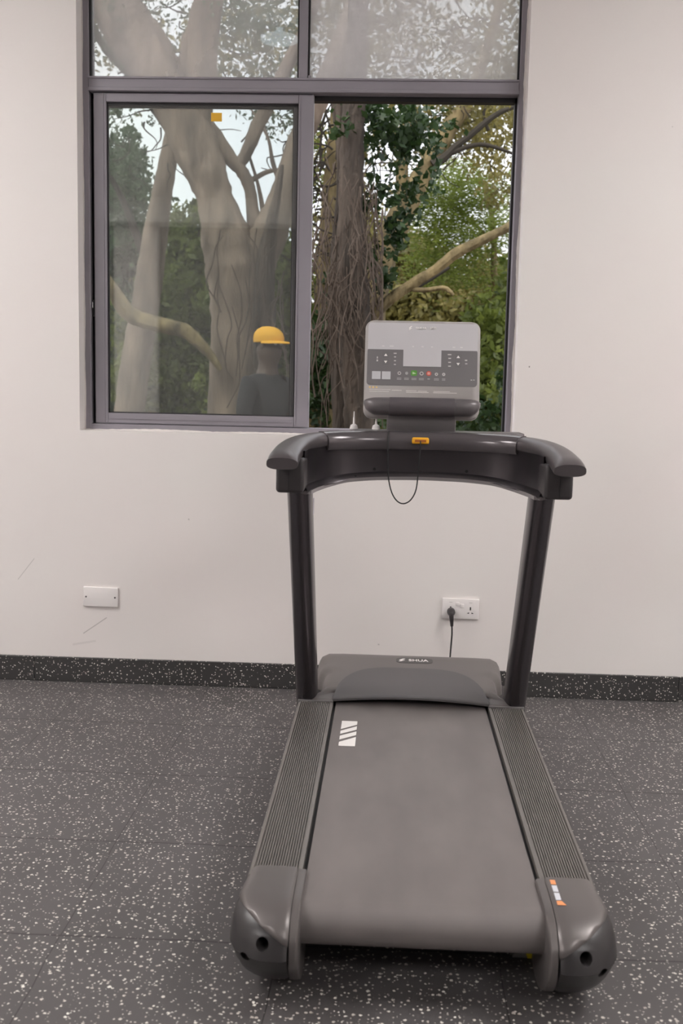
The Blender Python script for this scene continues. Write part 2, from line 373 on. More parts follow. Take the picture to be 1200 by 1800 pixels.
# ================================================================== wall plates
def plate_common(x0, x1, z0, z1, nm, label, rot):
    e = empty(nm, ((x0+x1)/2, 0, (z0+z1)/2)); e.rotation_euler = (0, rot, 0); tag(e, label, 'wall plate' if nm == 'blank_plate' else 'socket'); w, h = (x1-x0)/2, (z1-z0)/2
    b = box(-w, w, -.010, 0, -h, h, .003, 3); obj('faceplate', b, WPLA, e, True); return e, w, h
e, w, h = plate_common(-1.235, -1.091, .319, .401, 'blank_plate', 'white blank wall plate with two screws, low on the wall below the closed window sash', .012)
for s in (-1, 1):
    b = bmesh.new(); bmesh.ops.create_cone(b, cap_ends=True, segments=16, radius1=.0035, radius2=.0035, depth=.002)
    b.transform(Matrix.Translation((s*.060, -.0105, 0)) @ Matrix.Rotation(math.pi/2, 4, 'X'))
    obj('screw', b, mat('screw_steel', (.12, .11, .11), .4, .5), e)
e, w, h = plate_common(.237, .386, .314, .398, 'wall_socket', 'white double power socket with two switches, low on the wall behind the treadmill', .008)
for dx, dz, up in ((-.013, .020, 1), (.006, .013, -1)):
    obj('switch', box(dx-.0075, dx+.0075, -.0135, -.009, dz-.008, dz+.008, .002), WPLA, e, True)
for cx in (-.040, .040):
    obj('pin_hole', box(cx-.0025, cx+.0025, -.0112, -.0095, -.004, .009), BLACK, e)
    obj('pin_hole', prism([(cx-.014, -.017), (cx-.005, -.0185), (cx-.005, -.0125)], 1, -.0112, -.0095), BLACK, e)
    obj('pin_hole', prism([(cx+.005, -.0125), (cx+.005, -.0185), (cx+.014, -.017)], 1, -.0112, -.0095), BLACK, e)
    obj('indicator', box(cx-.007, cx+.007, -.0106, -.0095, .026, .0272), mat('grey_print', (.35, .33, .32), .5), e)
# plug with its cord
pl = tag(empty('power_plug', (.2735, 0, .345)), 'black round power plug and cord in the left outlet of the wall socket', 'plug')
b = bmesh.new()
rings = [ring(Vector((0, y, z)), Vector((1, 0, 0)), Vector((0, 0, 1)), r, r2, 20) for y, r, r2, z in ((-.011, .0165, .0165, 0), (-.028, .0165, .0165, 0), (-.034, .0150, .0150, 0), (-.042, .011, .012, -.002), (-.048, .008, .010, -.004), (-.051, .004, .006, -.006))]
obj('plug_body', loft(rings), PLD, pl, True)
b = tube([(0, -.038, -.004), (.001, -.040, -.022), (.003, -.036, -.042), (.004, -.032, -.055)], [.010, .009, .0072, .0062], 12)
obj('strain_relief', b, PLD, pl, True)
b = tube([(.004, -.033, -.05), (.006, -.028, -.09), (.004, -.024, -.14), (.001, -.030, -.19), (-.002, -.045, -.25), (-.004, -.08, -.31), (-.01, -.15, -.338), (-.02, -.30, -.338), (-.04, -.43, -.315)], .0034, 8)
obj('cord', b, PLD, pl, True)

# ================================================================== treadmill
T = tag(empty('treadmill', (.097, -1.40, 0), math.radians(-.1)), 'charcoal motorised treadmill with a console and curved handlebar standing below the window', 'treadmill')
# --- base frame
b = bmesh.new()
for s in (-1, 1): box(min(s*.285, s*.355), max(s*.285, s*.355), -.70, .95, .035, .172, .01, 1, b=b)
box(-.285, .285, .60, .95, .03, .17, .01, 1, b=b); box(-.285, .285, -.02, .04, .06, .10, .003, 1, b=b)
box(-.25, .25, -.70, .60, .150, .178, b=b)
obj('base_frame', b, PLD, T)
for x, y in ((-.32, -.62), (.32, -.62), (-.32, .86), (.32, .86)):
    b = bmesh.new(); bmesh.ops.create_cone(b, cap_ends=True, segments=20, radius1=.026, radius2=.02, depth=.036); b.transform(Matrix.Translation((x, y, .018))); obj('foot', b, RUBB, T)
# --- belt
yc, zc, r = -.745, .147, .0455
prof = [(.80, zc+r), (.2, zc+r)] + [(yc-r*math.sin(a), zc+r*math.cos(a)) for a in np.linspace(0, math.pi, 14)] + [(.80, zc-r), (.80, zc-r+.003), (.2, zc-r+.003)]
prof += [(yc-(r-.003)*math.sin(a), zc+(r-.003)*math.cos(a)) for a in np.linspace(math.pi, 0, 14)] + [(.80, zc+r-.003)]
belt = obj('running_belt', prism(prof, 0, -.248, .248), BELT, T, True)
b = tube([(-.262, yc, zc), (.262, yc, zc)], .0415, 20, k=0); obj('rear_roller', b, PLD, T)
zt = zc+r+.0006
def mk(poly): return [( -.2195+.049*u, .184+.230*v) for u, v in poly]
b = bmesh.new()
for poly in ([(0, 1), (1, 1), (1, .86), (0, .655)], [(0, .585), (1, .79), (1, .65), (0, .455)], [(0, .385), (1, .575), (1, .435), (0, .24)], [(0, .145), (1, .355), (1, 0), (0, 0)]):
    prism(mk(poly), 2, zt, zt+.0006, b=b)
obj('belt_mark', b, WHITE, belt)
# --- side rails with fine lengthwise ribs
for s in (-1, 1):
    pts = [(.257, .170), (.257, .200)]
    x = .2625; n = 17; pit = (.362-.264)/n
    for i in range(n):
        x = .264+i*pit; pts += [(x, .2015), (x+pit*.5, .2015), (x+pit*.6, .1975), (x+pit*.9, .1975)]
    pts += [(.364, .2015), (.370, .199), (.374, .192), (.374, .145), (.355, .145), (.355, .170)]
    poly = [(s*a, c) for a, c in pts]
    obj('side_rail', prism(poly, 1, -.66, .60), RAILM, T)
for s in (-1, 1): obj('gap_strip', box(min(s*.249, s*.2565), max(s*.249, s*.2565), -.70, .62, .150, .184), BLACK, T)
# --- rear end caps
PROF = [(-.628, .2045), (-.700, .2050), (-.750, .2040), (-.785, .2005), (-.815, .1925), (-.836, .1800), (-.850, .1640), (-.8575, .147), (-.863, .134), (-.867, .122), (-.850, .101), (-.828, .074), (-.802, .048), (-.772, .032), (-.735, .020), (-.690, .014), (-.628, .024)]
def inset_prof(dr, dt, db):
    out = []
    for (y, z) in PROF:
        wy = max(0, min(1, (-.66-y)/.12)); zz = z-dt*max(0, (z-.12)/.085)+db*max(0, (.14-z)/.14)
        out.append((min(y+dr*wy, -.629), zz))
    return out
def cap_rings(s):
    xs = [.2685, .272, .278, .30, .325, .345, .362, .376, .387, .396, .402, .405]; rg = []
    for x in xs:
        t = max(0, (x-.30)/.105); rr = .105*(1-math.sqrt(max(0, 1-t*t))); tt = max(0, (x-.375)/.03); dt = .022*(1-math.sqrt(max(0, 1-tt*tt)))
        u = max(0, (.276-x)/.0075); 
        sec = []
        for y, z in inset_prof(rr+.004*u, dt+.003*u, dt*1.6+rr*.35+.003*u):
            g = max(0, min(1, (y+.79)/.15)); g = g*g*(3-2*g)
            sec.append(Vector((s*(.2685+(x-.2685)*.94*(1-.15*g-.05*max(0, (z-.12)/.085))), y, z)))
        rg.append(sec)
    return rg
for s in (-1, 1):
    c = obj('end_cap', loft(cap_rings(s)), CAPM, T)
    cb = bmesh.new()
    for hx, hy, hz, hr in ((.313, -.83, .150, .0130), (.349, -.82, .116, .0115)):
        t = bmesh.new(); bmesh.ops.create_cone(t, cap_ends=True, segments=28, radius1=hr, radius2=hr, depth=.12)
        t.transform(Matrix.Translation((s*hx, hy, hz)) @ Matrix.Rotation(s*math.radians(12), 4, 'Z') @ Matrix.Rotation(math.radians(90), 4, 'X')); merge(cb, t)
    boolean(c, cb); c.data.materials.clear(); c.data.materials.append(CAPM); shade(c, 24)
    for hx, hy, hz, hr in ((.313, -.80, .150, .0128), (.349, -.785, .116, .0113)):
        t = bmesh.new(); bmesh.ops.create_cone(t, cap_ends=True, segments=20, radius1=hr, radius2=hr, depth=.02)
        t.transform(Matrix.Translation((s*hx, hy, hz)) @ Matrix.Rotation(math.pi/2, 4, 'X')); obj('screw_hole', t, BLACK, c)
    # lighter upper shell, cut along an oblique line
    b = loft(cap_rings(s))
    p1, p2, p3 = Vector((s*.388, -.735, .196)), Vector((s*.335, -.828, .184)), Vector((s*.285, -.857, .158))
    nrm = (p2-p1).cross(p3-p1).normalized()
    if nrm.z < 0: nrm = -nrm
    bmesh.ops.bisect_plane(b, geom=b.verts[:]+b.edges[:]+b.faces[:], plane_co=p2, plane_no=nrm, clear_inner=True)
    b.normal_update()
    for v in b.verts: v.co += v.normal*.0022
    sh = obj('upper_shell', b, SHELL, c); shade(sh, 40)
    md = sh.modifiers.new('thick', 'SOLIDIFY'); md.thickness = .0018; md.offset = -1
    # inner flange that guards the roller
    pf = [(y*1.0+.004, z) for y, z in inset_prof(.0, 0, 0)]
    pf = [(max(y, -.852), z-.002) for y, z in pf]
    fl = loft([[Vector((s*x, min(y+d, -.629), z-d*.5)) for y, z in pf] for x, d in ((.2475, .010), (.249, .004), (.252, .001), (.265, .001), (.2675, .005))])
    o = obj('roller_guard', fl, SHELL, T, True)
# warning label on the right cap
b = bmesh.new()
def quad_on(bm, x0, x1, y0, y1, z, sl=0): prism([(x0+sl*(y0), y0), (x1+sl*y0, y0), (x1+sl*y1, y1), (x0+sl*y1, y1)], 2, z, z+.0006, b=bm)
caps = [o for o in COL.objects if o.name.startswith('end_cap')]
CR = caps[1]
zl = .2068
for y0, y1, m_, nm in ((-.643, -.663, 'o', 'warning_label'), (-.668, -.696, 'w', 'warning_label'), (-.701, -.731, 'w', 'warning_label'), (-.735, -.752, 'o', 'warning_label')):
    b = bmesh.new(); w_ = .018 if (y0 == -.735) else .011
    prism([(.2755, y1), (.2755+w_, y1), (.2865, y0), (.2755, y0)], 2, zl, zl+.0007, b=b)
    obj(nm, b, mat('orange_print', (.85, .34, .14), .5) if m_ == 'o' else mat('pale_print', (.62, .63, .68), .5), CR)
# --- motor hood
def lerp_tab(t, tab):
    for (a, va), (b_, vb) in zip(tab, tab[1:]):
        if t <= b_:
            f = (t-a)/(b_-a); f = max(0, min(1, f)); f = f*f*(3-2*f); return va*(1-f)+vb*f
    return tab[-1][1]
HZ = [(.585, .2065), (.60, .2115), (.66, .224), (.80, .2475), (.93, .2685), (.950, .2700), (.962, .2670), (.970, .2590), (.974, .2450), (.976, .12)]
HW = [(.585, .3735), (.61, .367), (.665, .322), (.69, .3105), (.79, .3105), (.84, .333), (.95, .341), (.976, .336)]
def hood_z(x, y):
    hw = lerp_tab(y, HW); u = min(1, abs(x)/hw); zt_ = float(np.interp(y, [a for a, _ in HZ], [c for _, c in HZ])); zb = .10
    return zb+(zt_-zb)*(1-u**26)**.5
rings = []
ys = list(np.linspace(.585, .62, 6)) + list(np.linspace(.63, .95, 28)) + list(np.linspace(.952, .976, 14))
us = [-1, -.999, -.996, -.99, -.98, -.97, -.955, -.93, -.86] + list(np.linspace(-.7, .7, 15)) + [.86, .93, .955, .97, .98, .99, .996, .999, 1]
for y in ys: rings.append([Vector((lerp_tab(y, HW)*u, y, hood_z(lerp_tab(y, HW)*u, y))) for u in us])
for rg in rings:
    for v in rg:
        if abs(v.x) < .2585 and v.y < .66: v.y += .06*(1-(v.y-.585)/.075); 
b = loft(rings, closed=False, caps=False)
md_o = obj('motor_hood', b, mat('hood_plastic', (.135, .121, .117), .42, bump=(600, .04)), T); shade(md_o, 60)
md = md_o.modifiers.new('thick', 'SOLIDIFY'); md.thickness = .004; md.offset = -1
if md_o.data.polygons[200].normal.z < 0:
    md_o.data.flip_normals()
# arched insert above the belt
n1, n2 = 40, 14; rings = []
for j in range(n2+1):
    t = j/n2; rg = []
    for i in range(n1+1):
        x = -.2585+.517*i/n1; u = abs(x)/.2585
        yf = .588; yb = .60+.232*(1-u**4)**.6; yb = max(yb, yf+.006)
        y = yf+(yb-yf)*t; z0 = .2095+.014*(1-u*u); z1 = hood_z(x, yb)+.0045
        zz = max(z0+(z1-z0)*t, hood_z(x, y)+.0030)
        if j == 0: zz = z0
        rg.append(Vector((x, y, zz)))
    rings.append(rg)
rings = [[Vector((v.x, v.y+.006, v.z-.0085)) for v in rings[0]], [Vector((v.x, v.y-.001, v.z-.0075)) for v in rings[0]], [Vector((v.x, v.y-.001, v.z-.001)) for v in rings[0]]] + rings
rings.append([Vector((v.x, v.y+.002, v.z-.006)) for v in rings[-1]])
ins = obj('hood_insert', loft(rings, closed=False, caps=False), PLD if False else mat('hood_insert_plastic', (.085, .079, .080), .40), T); shade(ins, 50)
# trim line where hood meets the rails
for s in (-1, 1): obj('hood_edge', box(min(s*.258, s*.3745), max(s*.258, s*.3745), .578, .5855, .195, .2068, .0015, 1), mat('edge_grey', (.17, .16, .16), .4), md_o)
def hood_frame(y, x=.0):
    dz = (hood_z(x, y+.01)-hood_z(x, y-.01))/.02; a = math.atan(dz)
    return Matrix.Translation((x, y, hood_z(x, y))) @ Matrix.Rotation(a, 4, 'X')
Mh = hood_frame(.905, .018)
b = bmesh.new(); pts = [Vector((.066*math.copysign(abs(math.cos(a))**.35, math.cos(a)), .022*math.copysign(abs(math.sin(a))**.6, math.sin(a)), 0)) for a in np.linspace(0, 2*math.pi, 40, endpoint=False)]
loft([pts, [p+Vector((0, 0, .0012)) for p in pts]], b=b); b.transform(Mh); obj('badge', b, mat('badge_dark', (.085, .077, .076), .5), md_o)
def logo_mark(sc):
    bm = bmesh.new()
    for poly in ([(-.5, .0), (-.1, .0), (.55, .55), (.15, .55)], [(.5, .05), (.1, .05), (-.55, -.5), (-.15, -.5)], [(-.5, .0), (-.35, -.14), (.35, -.14), (.5, .05)]):
        prism([(x*sc, y*sc) for x, y in poly], 2, 0, .0006, b=bm)
    return bm
t_ = text_mesh('logo', 'SHUA', .024, WHITE, md_o, Mh @ Matrix.Translation((.014, 0, .0016)) @ Matrix.Diagonal((1.15, 1, 1, 1)))
b = logo_mark(.022); b.transform(Mh @ Matrix.Translation((-.045, 0, .0016))); obj('logo', b, WHITE, md_o)
# --- uprights
for s in (-1, 1):
    A, B_ = Vector((s*.349, .738, .05)), Vector((s*.349, .205, .985))
    rings = [ring(A.lerp(B_, t), Vector((1, 0, 0)), Vector((0, 1, 0)), .0365, .066, 40, 2.5) for t in np.linspace(0, 1, 12)]
    u_ = obj('upright', loft(rings), MET, T, True)
    if s < 0:
        b = box(-.3135, -.3118, .262, .292, .868, .915); obj('sticker', b, mat('pale_sticker', (.62, .60, .66), .5), u_)
# --- handlebar
half = [(-.366, -.125, 1.046), (-.366, -.06, 1.056), (-.360, .03, 1.070), (-.343, .12, 1.081), (-.308, .205, 1.088), (-.25, .262, 1.090), (-.17, .297, 1.091), (-.08, .312, 1.092), (0, .316, 1.092)]
full = half + [(-x, y, z) for x, y, z in half[-2::-1]]
P = smooth_path(full, 6); Zv = Vector((0, 0, 1)); rings = []; N_ = len(P)
for i, p in enumerate(P):
    d = (P[min(i+1, N_-1)]-P[max(i-1, 0)]).normalized(); sd_ = d.cross(Zv).normalized(); up = sd_.cross(d)
    e_ = min(i, N_-1-i); k = min(1, (.62+.38*math.sin(min(e_, 5)/5*math.pi/2)))
    mid = max(0, 1-e_/26)                       # 1 at the tips, 0 in the middle
    w_ = .031+.010*mid; h_ = (.024+.003*mid)*k
    sec = []
    for j in range(28):
        a = 2*math.pi*j/28; ca, sa = math.cos(a), math.sin(a); e1 = 3.0
        x_ = w_*math.copysign(abs(ca)**(2/e1), ca); z_ = h_*math.copysign(abs(sa)**(2/e1), sa)
        if z_ < 0: z_ *= .85
        if z_ > 0 and x_ > 0: z_ *= 1-.30*(x_/w_)**2   # outer / front face rolls over
        sec.append(p+sd_*x_+up*z_)
    rings.append(sec)
hb = obj('handlebar', loft(rings), PLG, T); shade(hb, 45)
# raised palm strip on the crossbar
Pm = [q for q in P if abs(q.x) < .296]; rings = []
for i, p in enumerate(Pm):
    d = (Pm[min(i+1, len(Pm)-1)]-Pm[max(i-1, 0)]).normalized(); sd_ = d.cross(Zv).normalized()
    c = p+sd_*.012+Vector((0, 0, -.002)) if False else p
    yv = Vector((sd_.x, sd_.y, 0)); s_ = -1 if yv.y > 0 else 1; yv = yv*s_     # towards the runner
    rings.append([c+yv*.030+Zv*(-.026), c+yv*.0355+Zv*(-.018), c+yv*.0355+Zv*(.004), c+yv*.028+Zv*(.019), c+yv*.010+Zv*(.0262), c+yv*(-.01)+Zv*(.0262), c+yv*(-.01)+Zv*(.01), c+yv*.01+Zv*(-.02)])
st = obj('bar_cover', loft(rings), mat('gloss_dark_cover', (.11, .098, .104), .22, .4, .6), T); shade(st, 50)
# recessed apron below the bar
half = [(-.322, .02, .958), (-.317, .09, .958), (-.300, .165, .960), (-.268, .225, .965), (-.215, .265, .974), (-.14, .285, .980), (-.07, .293, .982), (0, .295, .983)]
full = half+[(-x, y, z) for x, y, z in half[-2::-1]]
P2 = smooth_path(full, 5); rings = []
for i, p in enumerate(P2):
    d = (P2[min(i+1, len(P2)-1)]-P2[max(i-1, 0)]).normalized(); sd_ = d.cross(Zv).normalized(); sd_ = -sd_ if sd_.y > 0 and abs(sd_.y) > .5 else sd_
    sd_ = Vector((-p.x, -.35, 0)).normalized() if abs(p.x) > .30 else sd_
    inn = sd_ if sd_.dot(Vector((-p.x*2, -1.0, 0))) > 0 else -sd_
    zt_ = 1.072
    rings.append([p+inn*(-.03)+Zv*(zt_-p.z), p+inn*.004+Zv*(zt_-p.z), p+inn*.000+Zv*.045, p+inn*.002+Zv*.018, p+inn*.014+Zv*.012, p+inn*.020+Zv*.002, p+inn*.012+Zv*(-.004), p+inn*(-.03)+Zv*(-.002)])
ap = obj('apron', loft(rings), mat('apron_plastic', (.085, .076, .082), .32, .8), T); shade(ap, 40)
for x, y, z, r_, d_, rot in ((-.135, .287, 1.006, .0045, .012, math.pi/2), (.135, .287, 1.006, .0045, .012, math.pi/2), (-.19, .262, .9855, .005, .004, 0), (.195, .262, .9855, .005, .004, 0)):
    t = bmesh.new(); bmesh.ops.create_cone(t, cap_ends=True, segments=12, radius1=r_, radius2=r_, depth=d_); t.transform(Matrix.Translation((x, y, z)) @ Matrix.Rotation(rot, 4, 'X')); obj('screw', t, BLACK, ap)
for s in (-1, 1):
    b = box(s*.3545-.0375, s*.3545+.0375, -.035, .262, .962, 1.055, .010, 3)
    o = obj('upright_cap', b, PLD, T, True)
    obj('cap_joint', box(s*.357-.0008, s*.357+.0008, -.0362, -.03, .963, 1.035), BLACK, o)
rings = []
for i, p in enumerate(P2[3:-3]):
    rings.append([p+Vector((0, -.0215, q)) if abs(p.x) < .2 else p+Vector((-.9*p.x/abs(p.x)*.02*min(1, (abs(p.x)-.2)/.1+.0), -.0215+.012*min(1, (abs(p.x)-.2)/.1), q)) for q in (.004, -.006)]+[p+Vector((0, -.012, -.0065)), p+Vector((0, -.012, .003))])
obj('apron_lip_highlight', loft(rings), mat('lip_highlight', (.24, .22, .225), .4, .3), T, True)  # lighter strip that paints the bright catch along the apron's lower lip
# --- tray slab behind the bar
b = box(-.212, .305, .325, .43, 1.100, 1.118, .004, 2); tr = obj('tray', b, PLG, T, True)
# --- console
con = obj('console_neck', box(-.103, .103, .345, .425, 1.112, 1.20, .006, 2), mat('neck_grey', (.20, .185, .19), .35, .4), T, True)
tilt = math.radians(13)
Mc = Matrix.Translation((-.0015, .345, 1.155)) @ Matrix.Rotation(-tilt, 4, 'X')     # local: x right, z up the face, y into it
def rrect(x0, x1, z0, z1, r_, n=6):
    out = []
    for cx, cz, a0 in ((x1-r_, z1-r_, 0), (x0+r_, z1-r_, 90), (x0+r_, z0+r_, 180), (x1-r_, z0+r_, 270)):
        for i in range(n+1):
            a = math.radians(a0+90*i/n); out.append((cx+r_*math.cos(a), cz+r_*math.sin(a)))
    return out
def cprism(poly, y0, y1, name, m_, parent, smooth=False):
    b = prism(poly, 1, y0, y1); b.transform(Mc); return obj(name, b, m_, parent, smooth)
def ctaper(polys_y): 
    return loft([[Vector((x, y, z)) for x, z in pl] for pl, y in polys_y])
HWc, HTc = .1725, .2985
body = ctaper([(rrect(-HWc+.004, HWc-.004, .004, HTc-.004, .024), -.0005), (rrect(-HWc, HWc, 0, HTc, .026), .004), (rrect(-HWc, HWc, 0, HTc, .026), .020), (rrect(-HWc+.03, HWc-.03, .02, HTc-.03, .03), .055)])
body.transform(Mc); con2 = obj('console', body, BEZ, T); shade(con2, 50)
S = .3355e-3                         # metres per detail pixel on the face
def fx(cx): return (cx-596)*S
def fz(cy): return HTc-(cy-58)*S*1.03
cprism([(fx(107), fz(318)), (fx(1086), fz(318)), (fx(1086), fz(110))]+[(fx(1086-30+30*math.cos(a)), fz(110-30*math.sin(a))) for a in np.linspace(0, math.pi/2, 6)]+[(fx(137-30*math.sin(a)), fz(110-30*math.cos(a))) for a in np.linspace(0, math.pi/2, 6)], -.0012, .0, 'display', SCRN, con2)
cprism(rrect(fx(105), fx(1087), fz(636), fz(308), .010), -.0011, .0, 'keypad', KEYP, con2)
cprism([(fx(426), fz(465)), (fx(765), fz(465)), (fx(765), fz(300)), (fx(426), fz(300))], -.0019, -.0011, 'display_window', SCRN, con2)
Mf = Mc @ Matrix.Rotation(math.pi/2, 4, 'X')    # face frame for text (x right, y up)
def face(cx, cy, lift=.0021): return Mf @ Matrix.Translation((fx(cx), fz(cy), lift))
text_mesh('logo', 'SHUA', .0095, WHITE, con2, face(580, 126) @ Matrix.Diagonal((1.35, 1, 1, 1)), .0004)
text_mesh('logo', '\u8212\u534e', .0088, WHITE, con2, face(688, 126) @ Matrix.Diagonal((1.2, 1, 1, 1)), .0004)
b = logo_mark(.0115); b.transform(face(484, 126)); obj('logo', b, WHITE, con2)
def marks(name, lst, m_, lift=.0012):
    for cx, cy, w_, h_ in lst:
        b = prism([(fx(cx-w_/2), fz(cy+h_/2)), (fx(cx+w_/2), fz(cy+h_/2)), (fx(cx+w_/2), fz(cy-h_/2)), (fx(cx-w_/2), fz(cy-h_/2))], 1, -lift-.0005, -lift+.0006)
        b.transform(Mc); obj(name, b, m_, con2)
soft = mat('soft_white_print', (.55, .53, .52), .6)
marks('display_legend', [(x, 289, w_, 9) for x, w_ in ((245, 20), (320, 36), (512, 16), (596, 20), (680, 18), (875, 24), (942, 24))], mat('faint_print', (.62, .60, .60), .6), .0016)
marks('key_legend', [(353, 352, 26, 9), (353, 384, 18, 9), (353, 418, 18, 9), (353, 451, 18, 9), (838, 354, 32, 9), (840, 387, 24, 9), (840, 422, 24, 9), (840, 456, 24, 9), (195, 392, 10, 18), (195, 418, 13, 16), (986, 402, 22, 10), (988, 432, 20, 8), (1036, 575, 14, 7), (1058, 574, 12, 6)], soft)
marks('key_legend', [(x, y, w_, 6) for x, w_ in ((394, 40), (460, 42), (526, 44), (592, 44), (726, 44), (790, 30)) for y in (570, 581)]+[(657, 573, 22, 9)], mat('dim_print', (.36, .35, .35), .6))
keyc = mat('key_grey', (.155, .147, .15), .4)
for cx, cy, up in ((270, 366, 1), (270, 431, -1), (916, 372, 1), (916, 438, -1)):
    b = prism(rrect(fx(cx-29), fx(cx+29), fz(cy+29), fz(cy-27), .002, 3), 1, -.0018, -.001); b.transform(Mc); k = obj('arrow_key', b, keyc, con2)
    q = 11*up; b = prism([(fx(cx-15), fz(cy+q)), (fx(cx+15), fz(cy+q)), (fx(cx), fz(cy-q))][::up], 1, -.0024, -.0016); b.transform(Mc); obj('arrow', b, WHITE, k)
def disc(cx, cy, r_, name, m_, ri=0):
    if ri:
        b = bmesh.new(); n = 24; o_ = [(fx(cx)+r_*math.cos(2*math.pi*i/n), fz(cy)+r_*math.sin(2*math.pi*i/n)) for i in range(n)]; i_ = [(fx(cx)+ri*math.cos(2*math.pi*i/n), fz(cy)+ri*math.sin(2*math.pi*i/n)) for i in range(n)]
        O = [b.verts.new((x, -.0019, z)) for x, z in o_]; I = [b.verts.new((x, -.0019, z)) for x, z in i_]
        for i in range(n): b.faces.new((O[i], O[(i+1) % n], I[(i+1) % n], I[i]))
        r2 = bmesh.ops.extrude_face_region(b, geom=b.faces[:]); 
        for v in [v for v in r2['geom'] if isinstance(v, bmesh.types.BMVert)]: v.co.y += .0009
    else:
        b = prism([(fx(cx)+r_*math.cos(2*math.pi*i/24), fz(cy)+r_*math.sin(2*math.pi*i/24)) for i in range(24)], 1, -.0019, -.001)
    b.transform(Mc); return obj(name, b, m_, con2)
disc(395, 527, .0052, 'program_button', soft, .0032); disc(460, 526, .0045, 'program_button', mat('dim_print', (.36,)*3)); disc(593, 526, .0058, 'program_button', soft, .0036)
b = prism(rrect(fx(498), fx(552), fz(548), fz(500), .004), 1, -.002, -.001); b.transform(Mc); st_ = obj('start_button', b, mat('green_key', (.10, .30, .05), .45), con2)
b = prism([(fx(512), fz(535)), (fx(545), fz(528)), (fx(512), fz(512))], 1, -.0026, -.0018); b.transform(Mc); obj('symbol', b, mat('pale_green', (.45, .62, .35), .5), st_)
sb = disc(657, 525, .0075, 'stop_button', mat('red_key', (.62, .11, .08), .45))
b = prism(rrect(fx(645), fx(669), fz(536), fz(514), .001, 2), 1, -.0026, -.0018); b.transform(Mc); obj('symbol', b, mat('pale_red', (.75, .35, .30), .5), sb)
disc(725, 530, .0048, 'program_button', soft, .0020); disc(790, 530, .0048, 'program_button', soft, .0016)
for cx in (190, 278):
    b = prism([(fx(cx-39), fz(583)), (fx(cx+39), fz(583)), (fx(cx+39), fz(514)), (fx(cx-39), fz(514))], 1, -.0018, -.001); b.transform(Mc); obj('pale_label', b, mat('label_film', (.52, .52, .54), .5), con2)
marks('caution_mark', [(135, 655, 16, 13), (165, 655, 16, 13), (195, 655, 16, 13)], mat('yellow_print', (.72, .50, .18), .5), .0003)
marks('caution_text', [(225, 675, 190, 6), (375, 678, 90, 6), (220, 690, 175, 6), (505, 680, 95, 5), (605, 682, 80, 5), (560, 693, 200, 6), (775, 681, 145, 5), (805, 693, 210, 6)], mat('caution_print', (.60, .57, .56), .5), .0003)
# rounded tray moulding at the foot of the console
rings = []
for x in [-.1735, -.1728, -.170, -.165, -.156, -.142] + list(np.linspace(-.12, .12, 9)) + [.142, .156, .165, .170, .1728, .1735]:
    t = max(0, (abs(x)-.130)/.0435); k = math.sqrt(max(.0, 1-t*t*.985)); rings.append(ring(Vector((x, .338+.004*(1-k), 1.1895+.012*(1-k))), Vector((0, 1, 0)), Zv, .036*max(k, .12), .0265*max(k, .12), 24, 2.6))
mb = obj('console_foot', loft(rings), mat('foot_charcoal', (.13, .118, .122), .36, .3), T); shade(mb, 60)
rings = [ring(Vector((x, .337, 1.1895)), Vector((0, 1, 0)), Zv, .0372*k, .0278*k, 24, 2.6) for x, k in ((-.0965, .96), (-.0955, .995), (-.094, 1), (.094, 1), (.0955, .995), (.0965, .96))]
obj('grip_pad', loft(rings), mat('pad_dark', (.10, .088, .095), .42, .3), mb, True)
# --- safety key with tether
b = box(-.0275, .0225, .272, .290, 1.083, 1.102, .005, 3); b.transform(Matrix.Translation((0, 0, 0)))
key = obj('safety_key', b, mat('safety_yellow', (.85, .42, .02), .4), T, True)
obj('key_slot', box(-.019, .014, .2712, .273, 1.089, 1.096, .0005, 1), mat('key_brown', (.38, .11, .02), .5), key)
b = tube([(-.0965, .305, 1.117), (-.097, .282, 1.112), (-.097, .268, 1.09), (-.096, .262, 1.04), (-.094, .258, .99), (-.084, .255, .945), (-.068, .254, .918), (-.048, .253, .909), (-.027, .254, .920), (-.012, .256, .95), (-.007, .260, 1.0), (-.004, .264, 1.05), (-.0025, .268, 1.083), (-.0025, .272, 1.092)], .0019, 8)
obj('tether', b, BLACK, key, True)

# ================================================================== small loose things
def nozzle(x, y, z, label, h_):
    e = tag(empty('nozzle', (x, y, z)), label, 'nozzle', 'white sealant nozzles beside the console')
    rings = [ring(Vector((0, 0, zz)), Vector((1, 0, 0)), Vector((0, 1, 0)), r_, r_, 18) for zz, r_ in ((0, .0122), (.004, .0122), (.0125, .0096), (.013, .0075), (.015, .0045))]
    obj('collar', loft(rings), WPLA, e, True)
    rings = [ring(Vector((0, 0, zz)), Vector((1, 0, 0)), Vector((0, 1, 0)), r_, r_, 14) for zz, r_ in ((.0135, .0038), (.03, .0030), (h_-.002, .0019), (h_, .0014))]
    obj('tip', loft(rings), WPLA, e, True); return e
def Tw(x, y, z): a = math.radians(-.1); return (.097+x*math.cos(a)-y*math.sin(a), -1.40+x*math.sin(a)+y*math.cos(a), z)
nozzle(*Tw(-.2015, .372, 1.1185), 'white tapered sealant nozzle on the treadmill tray, farther left from the console', .053)
nozzle(*Tw(-.1345, .372, 1.1185), 'white tapered sealant nozzle on the treadmill tray, right beside the console', .052)
tg = tag(empty('cable_tag', (.361, -1.99, 0)), 'yellow and grey plastic tag on the floor beneath the right rear of the treadmill', 'tag')
b = prism([(-.022, 0), (.026, 0), (.012, .009), (-.012, .019), (-.026, .012)], 1, -.008, .008); obj('tip', b, mat('tag_yellow', (.72, .60, .02), .4), tg)
b = prism([(-.055, 0), (-.022, 0), (-.026, .012), (-.05, .009)], 1, -.006, .006); obj('sleeve', b, mat('tag_grey', (.22, .22, .21), .4), tg)

